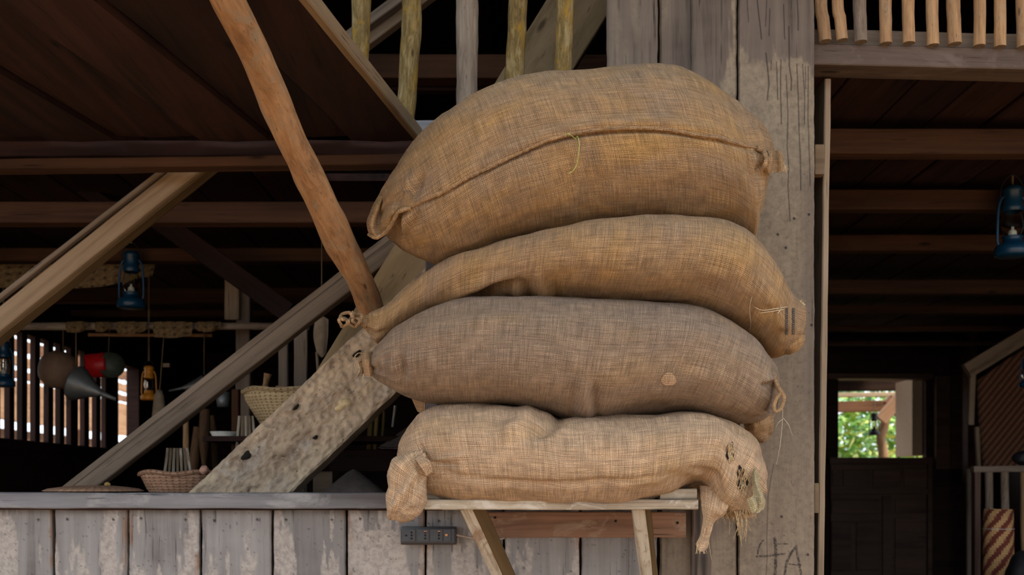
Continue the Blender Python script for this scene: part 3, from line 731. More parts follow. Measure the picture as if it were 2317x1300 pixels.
    o = mk(name, V, Fc, mat, parent, uv=UVa)
    r = Sack(); r.o = o; r.bvh = BVHTree.FromPolygons([Vector(v) for v in V.tolist()], [tuple(f) for f in Fc]); r.Y = Y
    return r
EYEV = Vector((0, 0, EYE))
def surf(s, px, py, off=0.0):
    d_ = (P(px, py, 1.0)-EYEV).normalized(); h, nrm, i, dist = s.bvh.ray_cast(EYEV, d_)
    if h is None: return P(px, py, s.Y)-Vector((0, off, 0)), Vector((0, -1, 0))
    if nrm.y > 0: nrm = -nrm
    return h+nrm*off, nrm
def onsurf(name, s, pts, r, mat, parent, off=0.0, n=60, ns=8, rough=0.0, rfreq=60, **k):
    pp = catmull(pts, n); path = [surf(s, a, b, off)[0] for a, b in pp]
    # smooth
    for _ in range(4): path = [path[0]]+[(path[i-1]+path[i]*2+path[i+1])/4 for i in range(1, len(path)-1)]+[path[-1]]
    rr = [r*(.35+.65*min(1, 12*i/(n-1), 12*(1-i/(n-1)))) for i in range(n)]
    V, Fc, UV = tube_data(path, rr, ns, rough, rfreq)
    o = mk(name, V, [f[::-1] for f in Fc], mat, parent, uv=UV); return tag(o, **k)
def strands(name, lst, r, mat, parent, **k):
    """lst of polylines [(px,py,Y)]"""
    parts = []
    for pts in lst:
        path = catmull([tuple(P(*p)) for p in pts], 14)
        V, Fc, UV = tube_data(path, [r*(1-.6*i/13) for i in range(14)], 5); parts.append((V, [f[::-1] for f in Fc], UV))
    V, Fc, UV = joinlists(parts); o = mk(name, V, Fc, mat, parent, uv=UV); return tag(o, **k)
def sheet(name, rows, mat, parent, nu=40, nv=40, th=.0025, wave=.002, seed=0, uvworld=False, **k):
    """rows of (px,py,Y), interpolated both ways; a cloth with real thickness"""
    R = [catmull([tuple(P(*p)) for p in r], nv) for r in rows]
    G = np.stack(R); out = np.stack([catmull([tuple(p) for p in G[:, j]], nu) for j in range(nv)], 1)
    du = np.gradient(out, axis=0); dv = np.gradient(out, axis=1); N = np.cross(du, dv); N /= np.linalg.norm(N, axis=2, keepdims=True)+1e-9
    if N[..., 1].mean() > 0: N = -N
    out = out+N*(wave*fbm(out[..., 0]*35, out[..., 1]*35, out[..., 2]*35, seed, 3))[..., None]
    back = out-N*th
    V = np.vstack([out.reshape(-1, 3), back.reshape(-1, 3)]); n0 = nu*nv
    f1 = grid_faces(nu, nv); Fc = f1+[tuple(i+n0 for i in f[::-1]) for f in f1]
    ring = [i*nv for i in range(nu)]+[(nu-1)*nv+j for j in range(1, nv)]+[i*nv+nv-1 for i in range(nu-2, -1, -1)]+[j for j in range(nv-2, 0, -1)]
    m = len(ring)
    for q in range(m): a, b = ring[q], ring[(q+1) % m]; Fc.append((a, n0+a, n0+b, b))
    su = np.linalg.norm(np.diff(out[:, nv//2], axis=0), axis=1).sum(); sv = np.linalg.norm(np.diff(out[nu//2], axis=0), axis=1).sum()
    uu, vv = np.meshgrid(np.linspace(0, su, nu), np.linspace(0, sv, nv), indexing='ij'); UVa = np.stack([uu, vv], -1).reshape(-1, 2); UVa = np.vstack([UVa, UVa])
    if uvworld: UVa = V[:, [0, 2]]
    o = mk(name, V, Fc, mat, parent, uv=UVa); return tag(o, **k)
def ruffle(name, path, radii, mat, parent, folds=7, amp=.35, seed=0, ns=64, nu=34, flat=(1, 1), **k):
    """gathered cloth: a fluted tube flaring from a neck. path [(px,py,Y)], radii px"""
    pw = catmull([tuple(P(*p)) for p in path], nu); Ym = path[0][2]
    rr = np.interp(np.linspace(0, 1, nu), np.linspace(0, 1, len(radii)), radii)*Ym/F
    Vs = []; UV = []; T = Vector(pw[-1]-pw[0]).normalized(); N = Vector((0, -1, 0)); N = (N-T*N.dot(T)).normalized(); B = T.cross(N); s = 0
    for i in range(nu):
        if i: s += float(np.linalg.norm(pw[i]-pw[i-1]))
        for j in range(ns+1):
            a = 2*math.pi*j/ns
            q = math.sin(folds*a+seed+2*math.sin(a+seed)+.8*s*30*0)+.4*math.sin((folds+3)*a+seed*2+i*.1)
            r = rr[i]*(1+amp*q*(.4+.6*i/(nu-1)))
            jz = .12*rr[i]*math.sin(3*a+seed)*(i/(nu-1))
            Vs.append(Vector(pw[i])+N*(math.cos(a)*r*flat[0])+B*(math.sin(a)*r*flat[1])+T*jz); UV.append((s, a*rr[i]))
    V = [tuple(v) for v in Vs]
    Fc = grid_faces(nu, ns+1)
    # inner wall gives the mouth a thickness
    V2 = [tuple(Vector(pw[i//(ns+1)])+(v-Vector(pw[i//(ns+1)]))*.86) for i, v in enumerate(Vs)]
    n0 = len(V); V += V2; UV += UV; Fc += [tuple(x+n0 for x in f[::-1]) for f in grid_faces(nu, ns+1)]
    e = (nu-1)*(ns+1)
    for j in range(ns): Fc.append((e+j, e+j+1, n0+e+j+1, n0+e+j))
    for j in range(ns): Fc.append((j+1, j, n0+j, n0+j+1))
    o = mk(name, V, Fc, mat, parent, uv=UV); return tag(o, **k)

# --- sack 4, lowest
s4 = empty('burlap_sack', P(1300, 1140, 2.78), 'lowest, palest burlap sack with a torn frayed right end, lying on the plank shelf', 'sack', 'stacked burlap sacks')
k4 = loft('sack_body',
    [(903, 1052), (905, 1015), (918, 985), (938, 950), (962, 928), (1005, 917), (1080, 914), (1160, 919), (1225, 931), (1268, 944), (1340, 941), (1440, 934), (1530, 931), (1600, 943), (1655, 962), (1692, 985), (1708, 1015), (1722, 1062), (1726, 1100)],
    [(908, 1062), (935, 1085), (962, 1105), (985, 1125), (1010, 1138), (1050, 1146), (1120, 1149), (1210, 1146), (1300, 1142), (1390, 1140), (1440, 1134), (1500, 1118), (1545, 1103), (1576, 1100), (1588, 1128), (1608, 1160), (1650, 1172), (1690, 1172), (1716, 1150)],
    2.77, .235, M['burlap_d'], s4, seed=4, n=2.3, lump=.009, folds=(.008, .006), foldk=8, wr=.0035,
    creases=[([(975, 1062), (1100, 1086), (1300, 1094), (1450, 1082), (1560, 1060)], 8, -.010), ([(975, 1045), (1010, 1035), (1060, 1030)], 7, .007), ([(968, 1045), (1000, 1050), (1040, 1052)], 5, -.009),
             ([(945, 1000), (955, 1025), (965, 1040)], 7, -.012), ([(1275, 940), (1245, 965), (1200, 990)], 13, -.018), ([(1205, 920), (1180, 955), (1140, 985)], 16, .012), ([(1160, 925), (1120, 960), (1090, 975)], 13, -.008), ([(1300, 950), (1270, 975), (1220, 1010)], 14, .006),
             ([(1560, 1062), (1600, 1070), (1625, 1085), (1632, 1120)], 10, -.012), ([(1500, 1075), (1560, 1085), (1600, 1110)], 14, -.012), ([(1640, 1060), (1650, 1110), (1655, 1145)], 14, .01),
             ([(1670, 985), (1690, 1040), (1700, 1100)], 10, -.008), ([(1652, 1005), (1655, 1025), (1650, 1045)], 8, -.014), ([(1678, 1065), (1682, 1085), (1686, 1105)], 9, -.018), ([(1400, 1090), (1480, 1080), (1560, 1060)], 14, .006)])
s4r = loft('tied_end', [(958, 1030), (925, 1030), (893, 1040), (879, 1065), (874, 1100), (871, 1135), (872, 1162), (885, 1174)], [(968, 1045), (966, 1060), (964, 1085), (966, 1115), (964, 1140), (955, 1162), (930, 1176), (905, 1178)],
    2.60, .055, M['burlap_d'], s4, nu=90, nv=72, seed=14, n=2.1, lump=.010, wr=.006, folds=(.012, .006), foldk=7, dprof=[.35, .75, .95, 1, 1, .9, .3],
    creases=[([(955, 1045), (930, 1060), (900, 1105), (885, 1135)], 9, -.012), ([(940, 1085), (925, 1120), (895, 1165)], 7, -.016), ([(945, 1050), (952, 1080), (948, 1110)], 7, -.010), ([(915, 1095), (905, 1125), (885, 1160)], 8, .010), ([(920, 1040), (905, 1060), (885, 1080)], 9, .006)])
onsurf('tie_string', k4, [(952, 1028), (960, 1040), (968, 1050), (972, 1064)], .0022, M['fibre_white'], s4, off=.006, n=20)
ruffle('tie_neck', [(946, 1034, 2.565), (962, 1050, 2.55), (972, 1072, 2.56)], [8, 12, 8], M['burlap_d'], s4, folds=6, amp=.2, seed=2, label='puckered burlap neck')
# torn holes
def tear(s, cx, cy, rx, ry, ang, parent, lbl):
    V = []; n_ = 28; rings = 5
    for r_ in range(rings+1):
        for q in range(n_):
            t = q/n_*2*math.pi; rr = r_/rings*(1+.22*math.sin(3*t+cx)+.12*math.sin(7*t)); u, v = rx*rr*math.cos(t), ry*rr*math.sin(t)
            p, nn = surf(s, cx+u*math.cos(ang)-v*math.sin(ang), cy+u*math.sin(ang)+v*math.cos(ang), .0015); V.append(tuple(p))
    Fc = [(r_*n_+q, r_*n_+(q+1) % n_, (r_+1)*n_+(q+1) % n_, (r_+1)*n_+q) for r_ in range(rings) for q in range(n_)]
    h = mk('tear', V, Fc, M['grain_dark'], parent); tag(h, lbl)
    parts = []
    rg = random.Random(int(cx))
    for q in range(34):
        t = rg.choice((-1, 1))*math.pi/2+rg.uniform(-.9, .9); a = (cx+rx*1.2*math.cos(t), cy+ry*1.15*math.sin(t)); t2 = -t+rg.uniform(-.5, .5); L_ = rg.uniform(-.3, 1.15)
        b = (cx+rx*L_*math.cos(t2), cy+ry*L_*math.sin(t2)); m = ((a[0]+b[0])/2+rg.uniform(-4, 4), (a[1]+b[1])/2+rg.uniform(-4, 4))
        path = [surf(s, x_, y_, .003+.004*math.sin(i/9*math.pi))[0] for i, (x_, y_) in enumerate(catmull([a, m, b], 10))]
        V, Fc, UV = tube_data(path, .0007, 5); parts.append((V, [f[::-1] for f in Fc], UV))
    V, Fc, UV = joinlists(parts); mk('frayed_threads', V, Fc, M['fibre'], h, uv=UV)
tear(k4, 1652, 1024, 8, 20, .15, s4, 'small frayed hole high on the right end')
tear(k4, 1678, 1084, 11, 26, -.15, s4, 'large frayed hole showing the dark inside')
sheet('torn_flap', [[(1702, 1030, 2.66), (1699, 1060, 2.63), (1703, 1100, 2.60), (1704, 1130, 2.585), (1697, 1158, 2.58)], [(1706, 1033, 2.63), (1708, 1065, 2.60), (1712, 1100, 2.58), (1722, 1130, 2.57), (1714, 1160, 2.57)], [(1707, 1036, 2.65), (1715, 1065, 2.63), (1721, 1100, 2.61), (1730, 1132, 2.60), (1727, 1150, 2.60)]],
      M['moss_cloth'], s4, wave=.004, seed=3, label='greenish mildewed flap')
sheet('torn_flap', [[(1688, 1128, 2.57), (1694, 1146, 2.565), (1702, 1162, 2.56)], [(1698, 1124, 2.56), (1706, 1140, 2.555), (1708, 1158, 2.555)], [(1704, 1120, 2.565), (1712, 1135, 2.56), (1714, 1150, 2.56)]], M['moss_cloth'], s4, nu=20, nv=20, wave=.003)
ruffle('end_hem', [(1705, 1045, 2.72), (1716, 1062, 2.70), (1722, 1098, 2.70)], [9, 12, 7], M['burlap_edge'], s4, folds=4, amp=.25, seed=5)
sheet('torn_strip', [[(1583, 1098, 2.68), (1587, 1138, 2.65), (1590, 1172, 2.64), (1586, 1204, 2.64), (1574, 1230, 2.64)], [(1600, 1100, 2.66), (1604, 1142, 2.625), (1598, 1178, 2.63), (1593, 1208, 2.635), (1581, 1245, 2.635)], [(1622, 1112, 2.64), (1622, 1150, 2.61), (1609, 1178, 2.63), (1601, 1208, 2.64), (1592, 1246, 2.635)], [(1652, 1135, 2.62), (1640, 1163, 2.62), (1618, 1180, 2.64), (1608, 1208, 2.64), (1602, 1238, 2.64)]],
      M['burlap_d'], s4, wave=.003, seed=8, label='long torn strip of sacking hanging down')
rg = random.Random(5); fr = []
for q in range(70):
    a = rg.uniform(1600, 1712); L_ = rg.uniform(10, 34)*(1.6 if 1640 < a < 1690 else 1); y0 = 1152+rg.uniform(-6, 4)+6*math.exp(-((a-1660)/30)**2)
    fr.append([(a, y0, 2.65+rg.uniform(-.03, .06)), (a+rg.uniform(-3, 5), y0+L_*.5, 2.65+rg.uniform(-.02, .05)), (a+rg.uniform(-6, 12), y0+L_, 2.66)])
for q in range(12):
    a = rg.uniform(1660, 1690); fr.append([(a, 1155, 2.64), (a+rg.uniform(0, 10), 1185, 2.64), (a+rg.uniform(-4, 14), 1210+rg.uniform(-10, 25), 2.65)])
for q in range(14):
    a = rg.uniform(1578, 1602); fr.append([(a, 1225+rg.uniform(-5, 10), 2.637), (a-3, 1240, 2.637), (a+rg.uniform(-8, 4), 1252, 2.637)])
fr.append([(1598, 1175, 2.63), (1602, 1205, 2.63), (1606, 1240, 2.63), (1610, 1266, 2.63)])
strands('fringe', fr, .0010, M['fibre'], s4, kind='stuff')

# --- sack 3
s3 = empty('burlap_sack', P(1300, 940, 2.77), 'dusty grey-brown burlap sack with a small pale round patch, second from the bottom', 'sack', 'stacked burlap sacks')
k3 = loft('sack_body',
    [(836, 812), (848, 793), (872, 765), (905, 738), (960, 709), (1050, 686), (1150, 679), (1300, 682), (1450, 690), (1560, 704), (1630, 729), (1690, 764), (1722, 795), (1745, 828), (1755, 860), (1757, 885)],
    [(838, 838), (856, 858), (882, 876), (920, 895), (975, 908), (1050, 915), (1150, 920), (1235, 931), (1300, 946), (1365, 946), (1440, 936), (1535, 930), (1600, 941), (1670, 952), (1715, 948), (1742, 925)],
    2.76, .25, M['burlap_c'], s3, seed=31, n=2.3, lump=.007, folds=(.006, .004), foldk=7,
    creases=[([(905, 800), (910, 830), (915, 865)], 9, -.014), ([(885, 790), (888, 820), (890, 850)], 8, .006), ([(925, 800), (930, 840), (938, 870)], 10, .006), ([(860, 815), (875, 810), (890, 800)], 6, -.005),
             ([(1352, 944), (1347, 905), (1350, 860)], 9, -.012), ([(1330, 942), (1322, 900), (1320, 860)], 11, .008), ([(1300, 942), (1295, 905), (1290, 870)], 10, -.006), ([(1725, 862), (1742, 856), (1752, 850)], 6, .010), ([(1722, 872), (1735, 870), (1748, 866)], 5, -.008)])
ruffle('tied_end', [(842, 822, 2.72), (828, 822, 2.715), (818, 826, 2.71)], [13, 9, 17], M['burlap_edge'], s3, folds=5, amp=.35, seed=1)
sheet('tied_end_flap', [[(818, 798, 2.70), (822, 820, 2.69), (826, 848, 2.69)], [(830, 797, 2.69), (832, 820, 2.675), (838, 852, 2.68)], [(842, 795, 2.71), (842, 822, 2.70), (846, 846, 2.70)]], M['burlap_edge'], s3, wave=.006, seed=9)
strands('loose_thread', [[(812, 822, 2.7), (813, 840, 2.7), (806, 852, 2.7), (800, 858, 2.7)], [(822, 845, 2.69), (822, 858, 2.69), (823, 868, 2.69)], [(806, 815, 2.7), (803, 806, 2.7), (812, 798, 2.7), (822, 800, 2.7)], [(808, 820, 2.7), (802, 825, 2.7), (806, 832, 2.7)]], .0016, M['fibre'], s3)
# rolled hem on the right end
sheet('end_hem', [[(1738, 842, 2.66), (1742, 865, 2.65), (1740, 900, 2.65), (1734, 930, 2.66)], [(1748, 846, 2.63), (1754, 872, 2.61), (1752, 905, 2.61), (1742, 936, 2.62)], [(1752, 856, 2.62), (1762, 884, 2.60), (1760, 915, 2.60), (1752, 944, 2.61)]], M['burlap_c'], s3, wave=.003)
tube('hem_loop', [P(1750, 850, 2.61), P(1760, 872, 2.595), P(1770, 888, 2.59), P(1774, 900, 2.59), P(1768, 922, 2.59), P(1756, 930, 2.59), P(1752, 918, 2.59), P(1758, 900, 2.59), P(1768, 888, 2.592)], .0042, M['burlap_edge'], s3, ns=10, res=60, rough=.15, rfreq=60)
strands('hanging_thread', [[(1770, 905, 2.67), (1771, 940, 2.67), (1766, 1000, 2.67), (1757, 1050, 2.67)], [(1772, 945, 2.67), (1784, 960, 2.67), (1793, 985, 2.67)], [(1770, 948, 2.67), (1762, 955, 2.67), (1756, 965, 2.67)]], .0007, M['fibre_white'], s3)
# pale round patch
V = []; rings = 6
for r_ in range(rings+1):
    for q in range(24):
        t = q/24*2*math.pi; rr = r_/rings*(1+.08*math.sin(3*t)); p, nn = surf(k3, 1513+17*rr*math.cos(t), 857+15*rr*math.sin(t), .0012+.0015*(1-r_/rings)); V.append(tuple(p))
Fc = [(r_*24+q, r_*24+(q+1) % 24, (r_+1)*24+(q+1) % 24, (r_+1)*24+q) for r_ in range(rings) for q in range(24)]
UVp = [(v[0], v[2]) for v in V]
tag(mk('patch', V, Fc, M['burlap_d'], s3, uv=UVp), 'pale round patch')
# hanging corners below the ends
sheet('corner_flap', [[(915, 880, 2.86), (930, 893, 2.85), (962, 905, 2.84)], [(930, 898, 2.87), (942, 906, 2.86), (962, 915, 2.85)], [(944, 930, 2.88), (950, 933, 2.87), (962, 930, 2.86)]], M['burlap_edge'], s3, nu=24, nv=24, label='reddish drooping corner')
sheet('corner_flap', [[(1672, 935, 2.86), (1700, 930, 2.84), (1744, 920, 2.85)], [(1684, 968, 2.88), (1708, 962, 2.84), (1750, 945, 2.86)], [(1700, 992, 2.89), (1722, 980, 2.86), (1750, 968, 2.87)], [(1712, 1002, 2.9), (1728, 1000, 2.88), (1740, 988, 2.88)]], M['burlap_edge'], s3, nu=30, nv=30, wave=.012)

# --- sack 2
s2 = empty('burlap_sack', P(1350, 700, 2.77), 'burlap sack with a long thin tied left end, second from the top of the stack', 'sack', 'stacked burlap sacks')
k2 = loft('sack_body',
    [(818, 726), (838, 706), (872, 688), (925, 652), (985, 613), (1050, 580), (1120, 558), (1200, 540), (1300, 522), (1400, 512), (1500, 509), (1590, 513), (1650, 530), (1705, 572), (1750, 627), (1785, 668), (1803, 685), (1806, 700)],
    [(822, 738), (838, 757), (857, 775), (900, 746), (960, 714), (1020, 694), (1070, 684), (1150, 680), (1250, 683), (1340, 688), (1450, 694), (1540, 702), (1600, 718), (1655, 742), (1705, 775), (1742, 803), (1775, 800), (1802, 780)],
    2.76, .25, M['burlap_b'], s2, seed=52, n=2.3, lump=.007, folds=(.004, .006), foldk=6, dprof=[.12, .3, .48, .68, .88, 1, 1, 1, .95, .75, .35],
    creases=[([(1055, 684), (1090, 669), (1125, 650), (1168, 637)], 10, -.034), ([(1000, 680), (1060, 650), (1120, 627), (1175, 622)], 12, .014), ([(1155, 640), (1168, 655), (1172, 672)], 9, .012), ([(1175, 632), (1195, 655), (1198, 678)], 9, -.010),
             ([(1215, 615), (1225, 650), (1240, 682)], 10, .012), ([(1255, 640), (1260, 665), (1262, 682)], 8, -.005), ([(830, 742), (850, 755), (880, 748)], 7, -.006),
             ([(1560, 640), (1620, 650), (1660, 680)], 22, -.008), ([(1700, 700), (1740, 705), (1790, 700)], 10, -.004), ([(1745, 780), (1760, 760), (1790, 752)], 10, -.010)])
ruffle('tied_end', [(830, 728, 2.735), (812, 726, 2.73), (795, 722, 2.73)], [15, 10, 14], M['burlap_b'], s2, folds=4, amp=.3, seed=4)
kn = []
for (cx_, cy_, a_, b_, ph) in ((785, 717, 15, 8, .2), (800, 728, 13, 9, 1.2), (778, 728, 10, 9, 2.0), (808, 722, 12, 10, .6)):
    pth = []
    for q in range(25):
        t = q/24*2*math.pi; pth.append(P(cx_+a_*math.cos(t+ph)+2*math.sin(3*t), cy_+b_*math.sin(t+ph)+2*math.cos(2*t), 2.71+.012*math.sin(2*t+ph)))
    V, Fc, UV = tube_data(pth, .0042, 8, .25, 80); kn.append((V, [f[::-1] for f in Fc], UV))
V, Fc, UV = joinlists(kn); tag(mk('knot', V, Fc, M['burlap_edge'], s2, uv=UV), 'frayed knot of twisted sacking')
r2 = loft('end_hem', [(1795, 690), (1808, 688), (1815, 700), (1816, 740), (1818, 770), (1808, 792)], [(1770, 712), (1768, 735), (1768, 765), (1765, 785), (1772, 797), (1790, 800)], 2.72, .045, M['burlap_b'], s2, nu=50, nv=48, seed=9, wr=.004, lump=.004, dprof=[.3, .9, 1, 1, .9, .3],
          creases=[([(1780, 705), (1782, 740), (1778, 770)], 5, -.007), ([(1796, 705), (1797, 740), (1793, 775)], 5, -.006)])
st_ = []
for col in (1779, 1794):
    for yy in range(699, 756, 5):
        for (ax_, ay_, bx_, by_) in ((-3, 2, 3, -2), (-2, -2, 3, 1)):
            pa, pb = (col+ax_, yy+ay_), (col+bx_, yy+by_)
            q_ = [min((surf(k2, *p_, .0015)[0], surf(r2, *p_, .0015)[0]), key=lambda v_: v_.y) for p_ in (pa, ((pa[0]+pb[0])/2, (pa[1]+pb[1])/2), pb)]
            V, Fc, UV = tube_data(q_, .0008, 5); st_.append((V, [f[::-1] for f in Fc], UV))
V, Fc, UV = joinlists(st_); mk('stitches', V, Fc, M['slate'], s2, uv=UV)
ruffle('end_tuft', [(1800, 700, 2.70), (1808, 690, 2.70), (1813, 682, 2.70)], [6, 8, 8], M['fibre'], s2, folds=5, amp=.4, seed=8, ns=40, nu=14)
onsurf('loose_thread', k2, [(1702, 668), (1697, 690), (1698, 715), (1700, 730), (1697, 748)], .0008, M['fibre_white'], s2, off=.002, n=30)
onsurf('loose_thread', k2, [(1706, 692), (1725, 700), (1750, 697), (1780, 693)], .0008, M['fibre_white'], s2, off=.002, n=30)
onsurf('loose_thread', k2, [(1758, 708), (1765, 697), (1764, 690)], .0008, M['fibre_white'], s2, off=.003, n=16)
onsurf('loose_thread', k2, [(1720, 706), (1745, 703), (1772, 698)], .0008, M['fibre_white'], s2, off=.003, n=16)

# --- sack 1, top
s1 = empty('burlap_sack', P(1330, 540, 2.77), 'biggest bulging burlap sack with a long raised seam, topmost of the stack', 'sack', 'stacked burlap sacks')
SEAM = [(905, 477), (935, 466), (962, 452), (1010, 430), (1050, 405), (1090, 386), (1140, 362), (1180, 343), (1225, 322), (1270, 308), (1320, 298), (1370, 292), (1430, 289), (1480, 290), (1530, 296), (1580, 305), (1630, 313), (1680, 328), (1715, 336), (1732, 340)]
k1 = loft('sack_body',
    [(862, 500), (864, 450), (872, 420), (893, 392), (935, 343), (1000, 289), (1080, 235), (1160, 206), (1250, 187), (1330, 179), (1420, 174), (1500, 176), (1560, 190), (1615, 215), (1665, 251), (1705, 292), (1727, 325), (1738, 350)],
    [(872, 520), (890, 540), (912, 560), (945, 578), (1005, 592), (1060, 581), (1140, 556), (1250, 532), (1330, 517), (1420, 511), (1510, 510), (1590, 514), (1640, 525), (1680, 545), (1698, 548), (1704, 510), (1716, 470), (1728, 420), (1736, 375)],
    2.75, .27, M['burlap_a'], s1, nu=320, nv=230, seed=77, n=2.2, dprof=[.10, .42, .62, .76, .86, .93, .97, 1, 1, 1, 1, 1, .98, .95, .91, .86, .80, .70, .58, .42, .2], lump=.008, folds=(.007, .005), foldk=6,
    creases=[([(x_, y_-12) for x_, y_ in SEAM], 16, .009), ([(x_, y_+6) for x_, y_ in SEAM], 5, -.015),
             ([(952, 390), (945, 420), (936, 452)], 9, -.016), ([(925, 395), (925, 425), (912, 455)], 10, .010), ([(900, 482), (906, 500), (908, 522)], 7, -.030), ([(925, 478), (921, 500), (915, 528)], 9, .016), ([(945, 470), (948, 490), (938, 515)], 8, -.010), ([(885, 500), (895, 520), (915, 535)], 9, -.008),
             ([(1690, 350), (1695, 385), (1700, 410)], 10, -.010), ([(1725, 350), (1716, 372), (1714, 400)], 7, -.022), ([(1700, 355), (1712, 375), (1708, 400)], 9, .008), ([(1640, 430), (1665, 470), (1672, 520)], 24, -.006)])
onsurf('seam', k1, [(x_, y_-1) for x_, y_ in SEAM], .0046, M['burlap_edge'], s1, off=.0005, n=320, ns=10, rough=.5, rfreq=110, label='raised stitched seam')
# gathered left ear
def on(s_, px, py, off): return (px, py, surf(s_, px, py)[0].y-off)
sheet('ear', [[(876, 419, 2.70), (858, 438, 2.69), (843, 466, 2.68), (832, 496, 2.67), (831, 520, 2.67), (838, 534, 2.67)], [(878, 424, 2.66), (864, 448, 2.645), (852, 476, 2.635), (843, 502, 2.635), (843, 520, 2.64), (852, 536, 2.645)], [(877, 432, 2.68), (868, 456, 2.675), (862, 482, 2.67), (858, 500, 2.66), (858, 516, 2.655), (867, 528, 2.65)], [(884, 434, 2.63), (880, 456, 2.61), (873, 480, 2.60), (870, 495, 2.60), (874, 508, 2.61), (884, 514, 2.62)], [(898, 436, 2.60), (898, 452, 2.585), (896, 468, 2.57), (890, 480, 2.57), (890, 488, 2.58), (898, 490, 2.60)], [on(k1, 915, 432, .003), on(k1, 916, 446, .004), on(k1, 918, 456, .006), on(k1, 916, 463, .008), on(k1, 916, 470, .009), on(k1, 918, 476, .006)], [on(k1, 940, 432, -.004), on(k1, 942, 440, -.004), on(k1, 944, 448, -.003), on(k1, 944, 456, -.003), on(k1, 944, 462, -.002), on(k1, 944, 466, -.002)]],
      M['burlap_a'], s1, nu=90, nv=60, wave=.004, seed=6, label='folded ear at the left end')
tube('ear_hem', [P(835, 530, 2.67), P(848, 537, 2.65), P(866, 530, 2.64), P(880, 516, 2.62), P(893, 494, 2.59), P(901, 480, 2.57), P(912, 474, 2.56), P(928, 470, surf(k1, 928, 470)[0].y-.004)], .0048, M['burlap_edge'], s1, ns=10, res=80, rough=.35, rfreq=70)
# right ear
sheet('ear', [[on(k1, 1706, 338, -.004), on(k1, 1704, 352, -.004), on(k1, 1704, 368, -.004), on(k1, 1706, 380, -.004)], [(1726, 338, 2.60), (1728, 352, 2.585), (1726, 368, 2.585), (1724, 384, 2.60)], [(1738, 341, 2.58), (1742, 356, 2.565), (1738, 374, 2.57), (1738, 391, 2.58)], [(1752, 339, 2.61), (1750, 356, 2.605), (1753, 372, 2.60), (1756, 390, 2.60)], [(1766, 344, 2.60), (1768, 360, 2.59), (1768, 374, 2.59), (1770, 388, 2.59)], [(1770, 356, 2.61), (1776, 366, 2.61), (1780, 376, 2.61), (1777, 386, 2.61)]],
      M['burlap_edge'], s1, nu=70, nv=44, wave=.009, seed=12, label='crumpled ear at the right end')
tube('ear_hem', [P(1712, 335, surf(k1, 1712, 335)[0].y-.004), P(1726, 341, 2.575), P(1733, 353, 2.56), P(1732, 370, 2.555), P(1724, 383, 2.57)], .0052, M['burlap_edge'], s1, ns=10, res=50, rough=.35, rfreq=70)
rg = random.Random(9)
strands('frayed_threads', [[(1770+rg.uniform(-6, 4), 376+rg.uniform(-8, 8), 2.60), (1775+rg.uniform(-3, 4), 382+rg.uniform(-8, 6), 2.60), (1778+rg.uniform(-3, 6), 385+rg.uniform(-6, 8), 2.60)] for _ in range(14)], .0013, M['fibre'], s1)
# frayed edge low on the right
sheet('side_hem', [[(1712, 440, 2.80), (1704, 480, 2.80), (1700, 520, 2.80), (1690, 548, 2.80)], [(1717, 440, 2.78), (1710, 485, 2.77), (1706, 520, 2.77), (1702, 548, 2.78)], [(1720, 442, 2.80), (1714, 490, 2.79), (1712, 525, 2.79), (1712, 540, 2.79)]], M['burlap_edge'], s1, nu=24, nv=40, wave=.006, seed=15)
onsurf('green_twine', k1, [(1272, 300), (1290, 299), (1303, 308), (1310, 322), (1309, 345), (1303, 370), (1292, 384), (1280, 388)], .0008, M['fibre_green'], s1, off=.010, n=50, label='loop of green twine stuck in the seam')

# ------------------------------------------------------------------ shelf under the sacks
sh = empty('shelf', P(1280, 1150, 2.6), 'pale weathered plank shelf on wooden brackets carrying the sacks', 'shelf')
ys = 2.645; RL = .6
board('shelf_board', P(960, 1141, ys), P(1580, 1141, ys), pxm(23, ys), .44, M['shelf'], sh)
bpx('end_block', (962, 1118, 2.69), (1000, 1118, 2.69), 23, .3, M['shelf'], sh)
bpx('end_block', (1494, 1117, 2.66), (1577, 1117, 2.66), 24, .3, M['shelf'], sh)
bpx('bracket_leg', (1057, 1150, 2.67), (1150, 1352, 2.98), 29, .03, M['shelf_leg'], sh)
bpx('bracket_shaded_side', (1084, 1150, 2.678), (1175, 1352, 2.99), 27, .03, M['shaded_side'], sh)  # added strip, darker to paint the shade on the leg's right face
bpx('bracket_leg', (1446, 1152, 2.67), (1470, 1352, 2.90), 27, .03, M['shelf_leg'], sh)
bpx('bracket_shaded_side', (1465, 1152, 2.68), (1488, 1352, 2.91), 15, .03, M['shaded_side'], sh)  # same painted shade beside the right leg
bpx('back_board', (1098, 1186, 3.01), (1552, 1186, 3.01), 58, .02, M['beam_red'], sh)

for (a_, b_) in ((1393, 1178), (1533, 1182), (1120, 1170)):
    tube('nail_hole', [P(a_, b_, 3.013), P(a_, b_, 3.008)], .0035, M['grain_dark'], sh, ns=10)
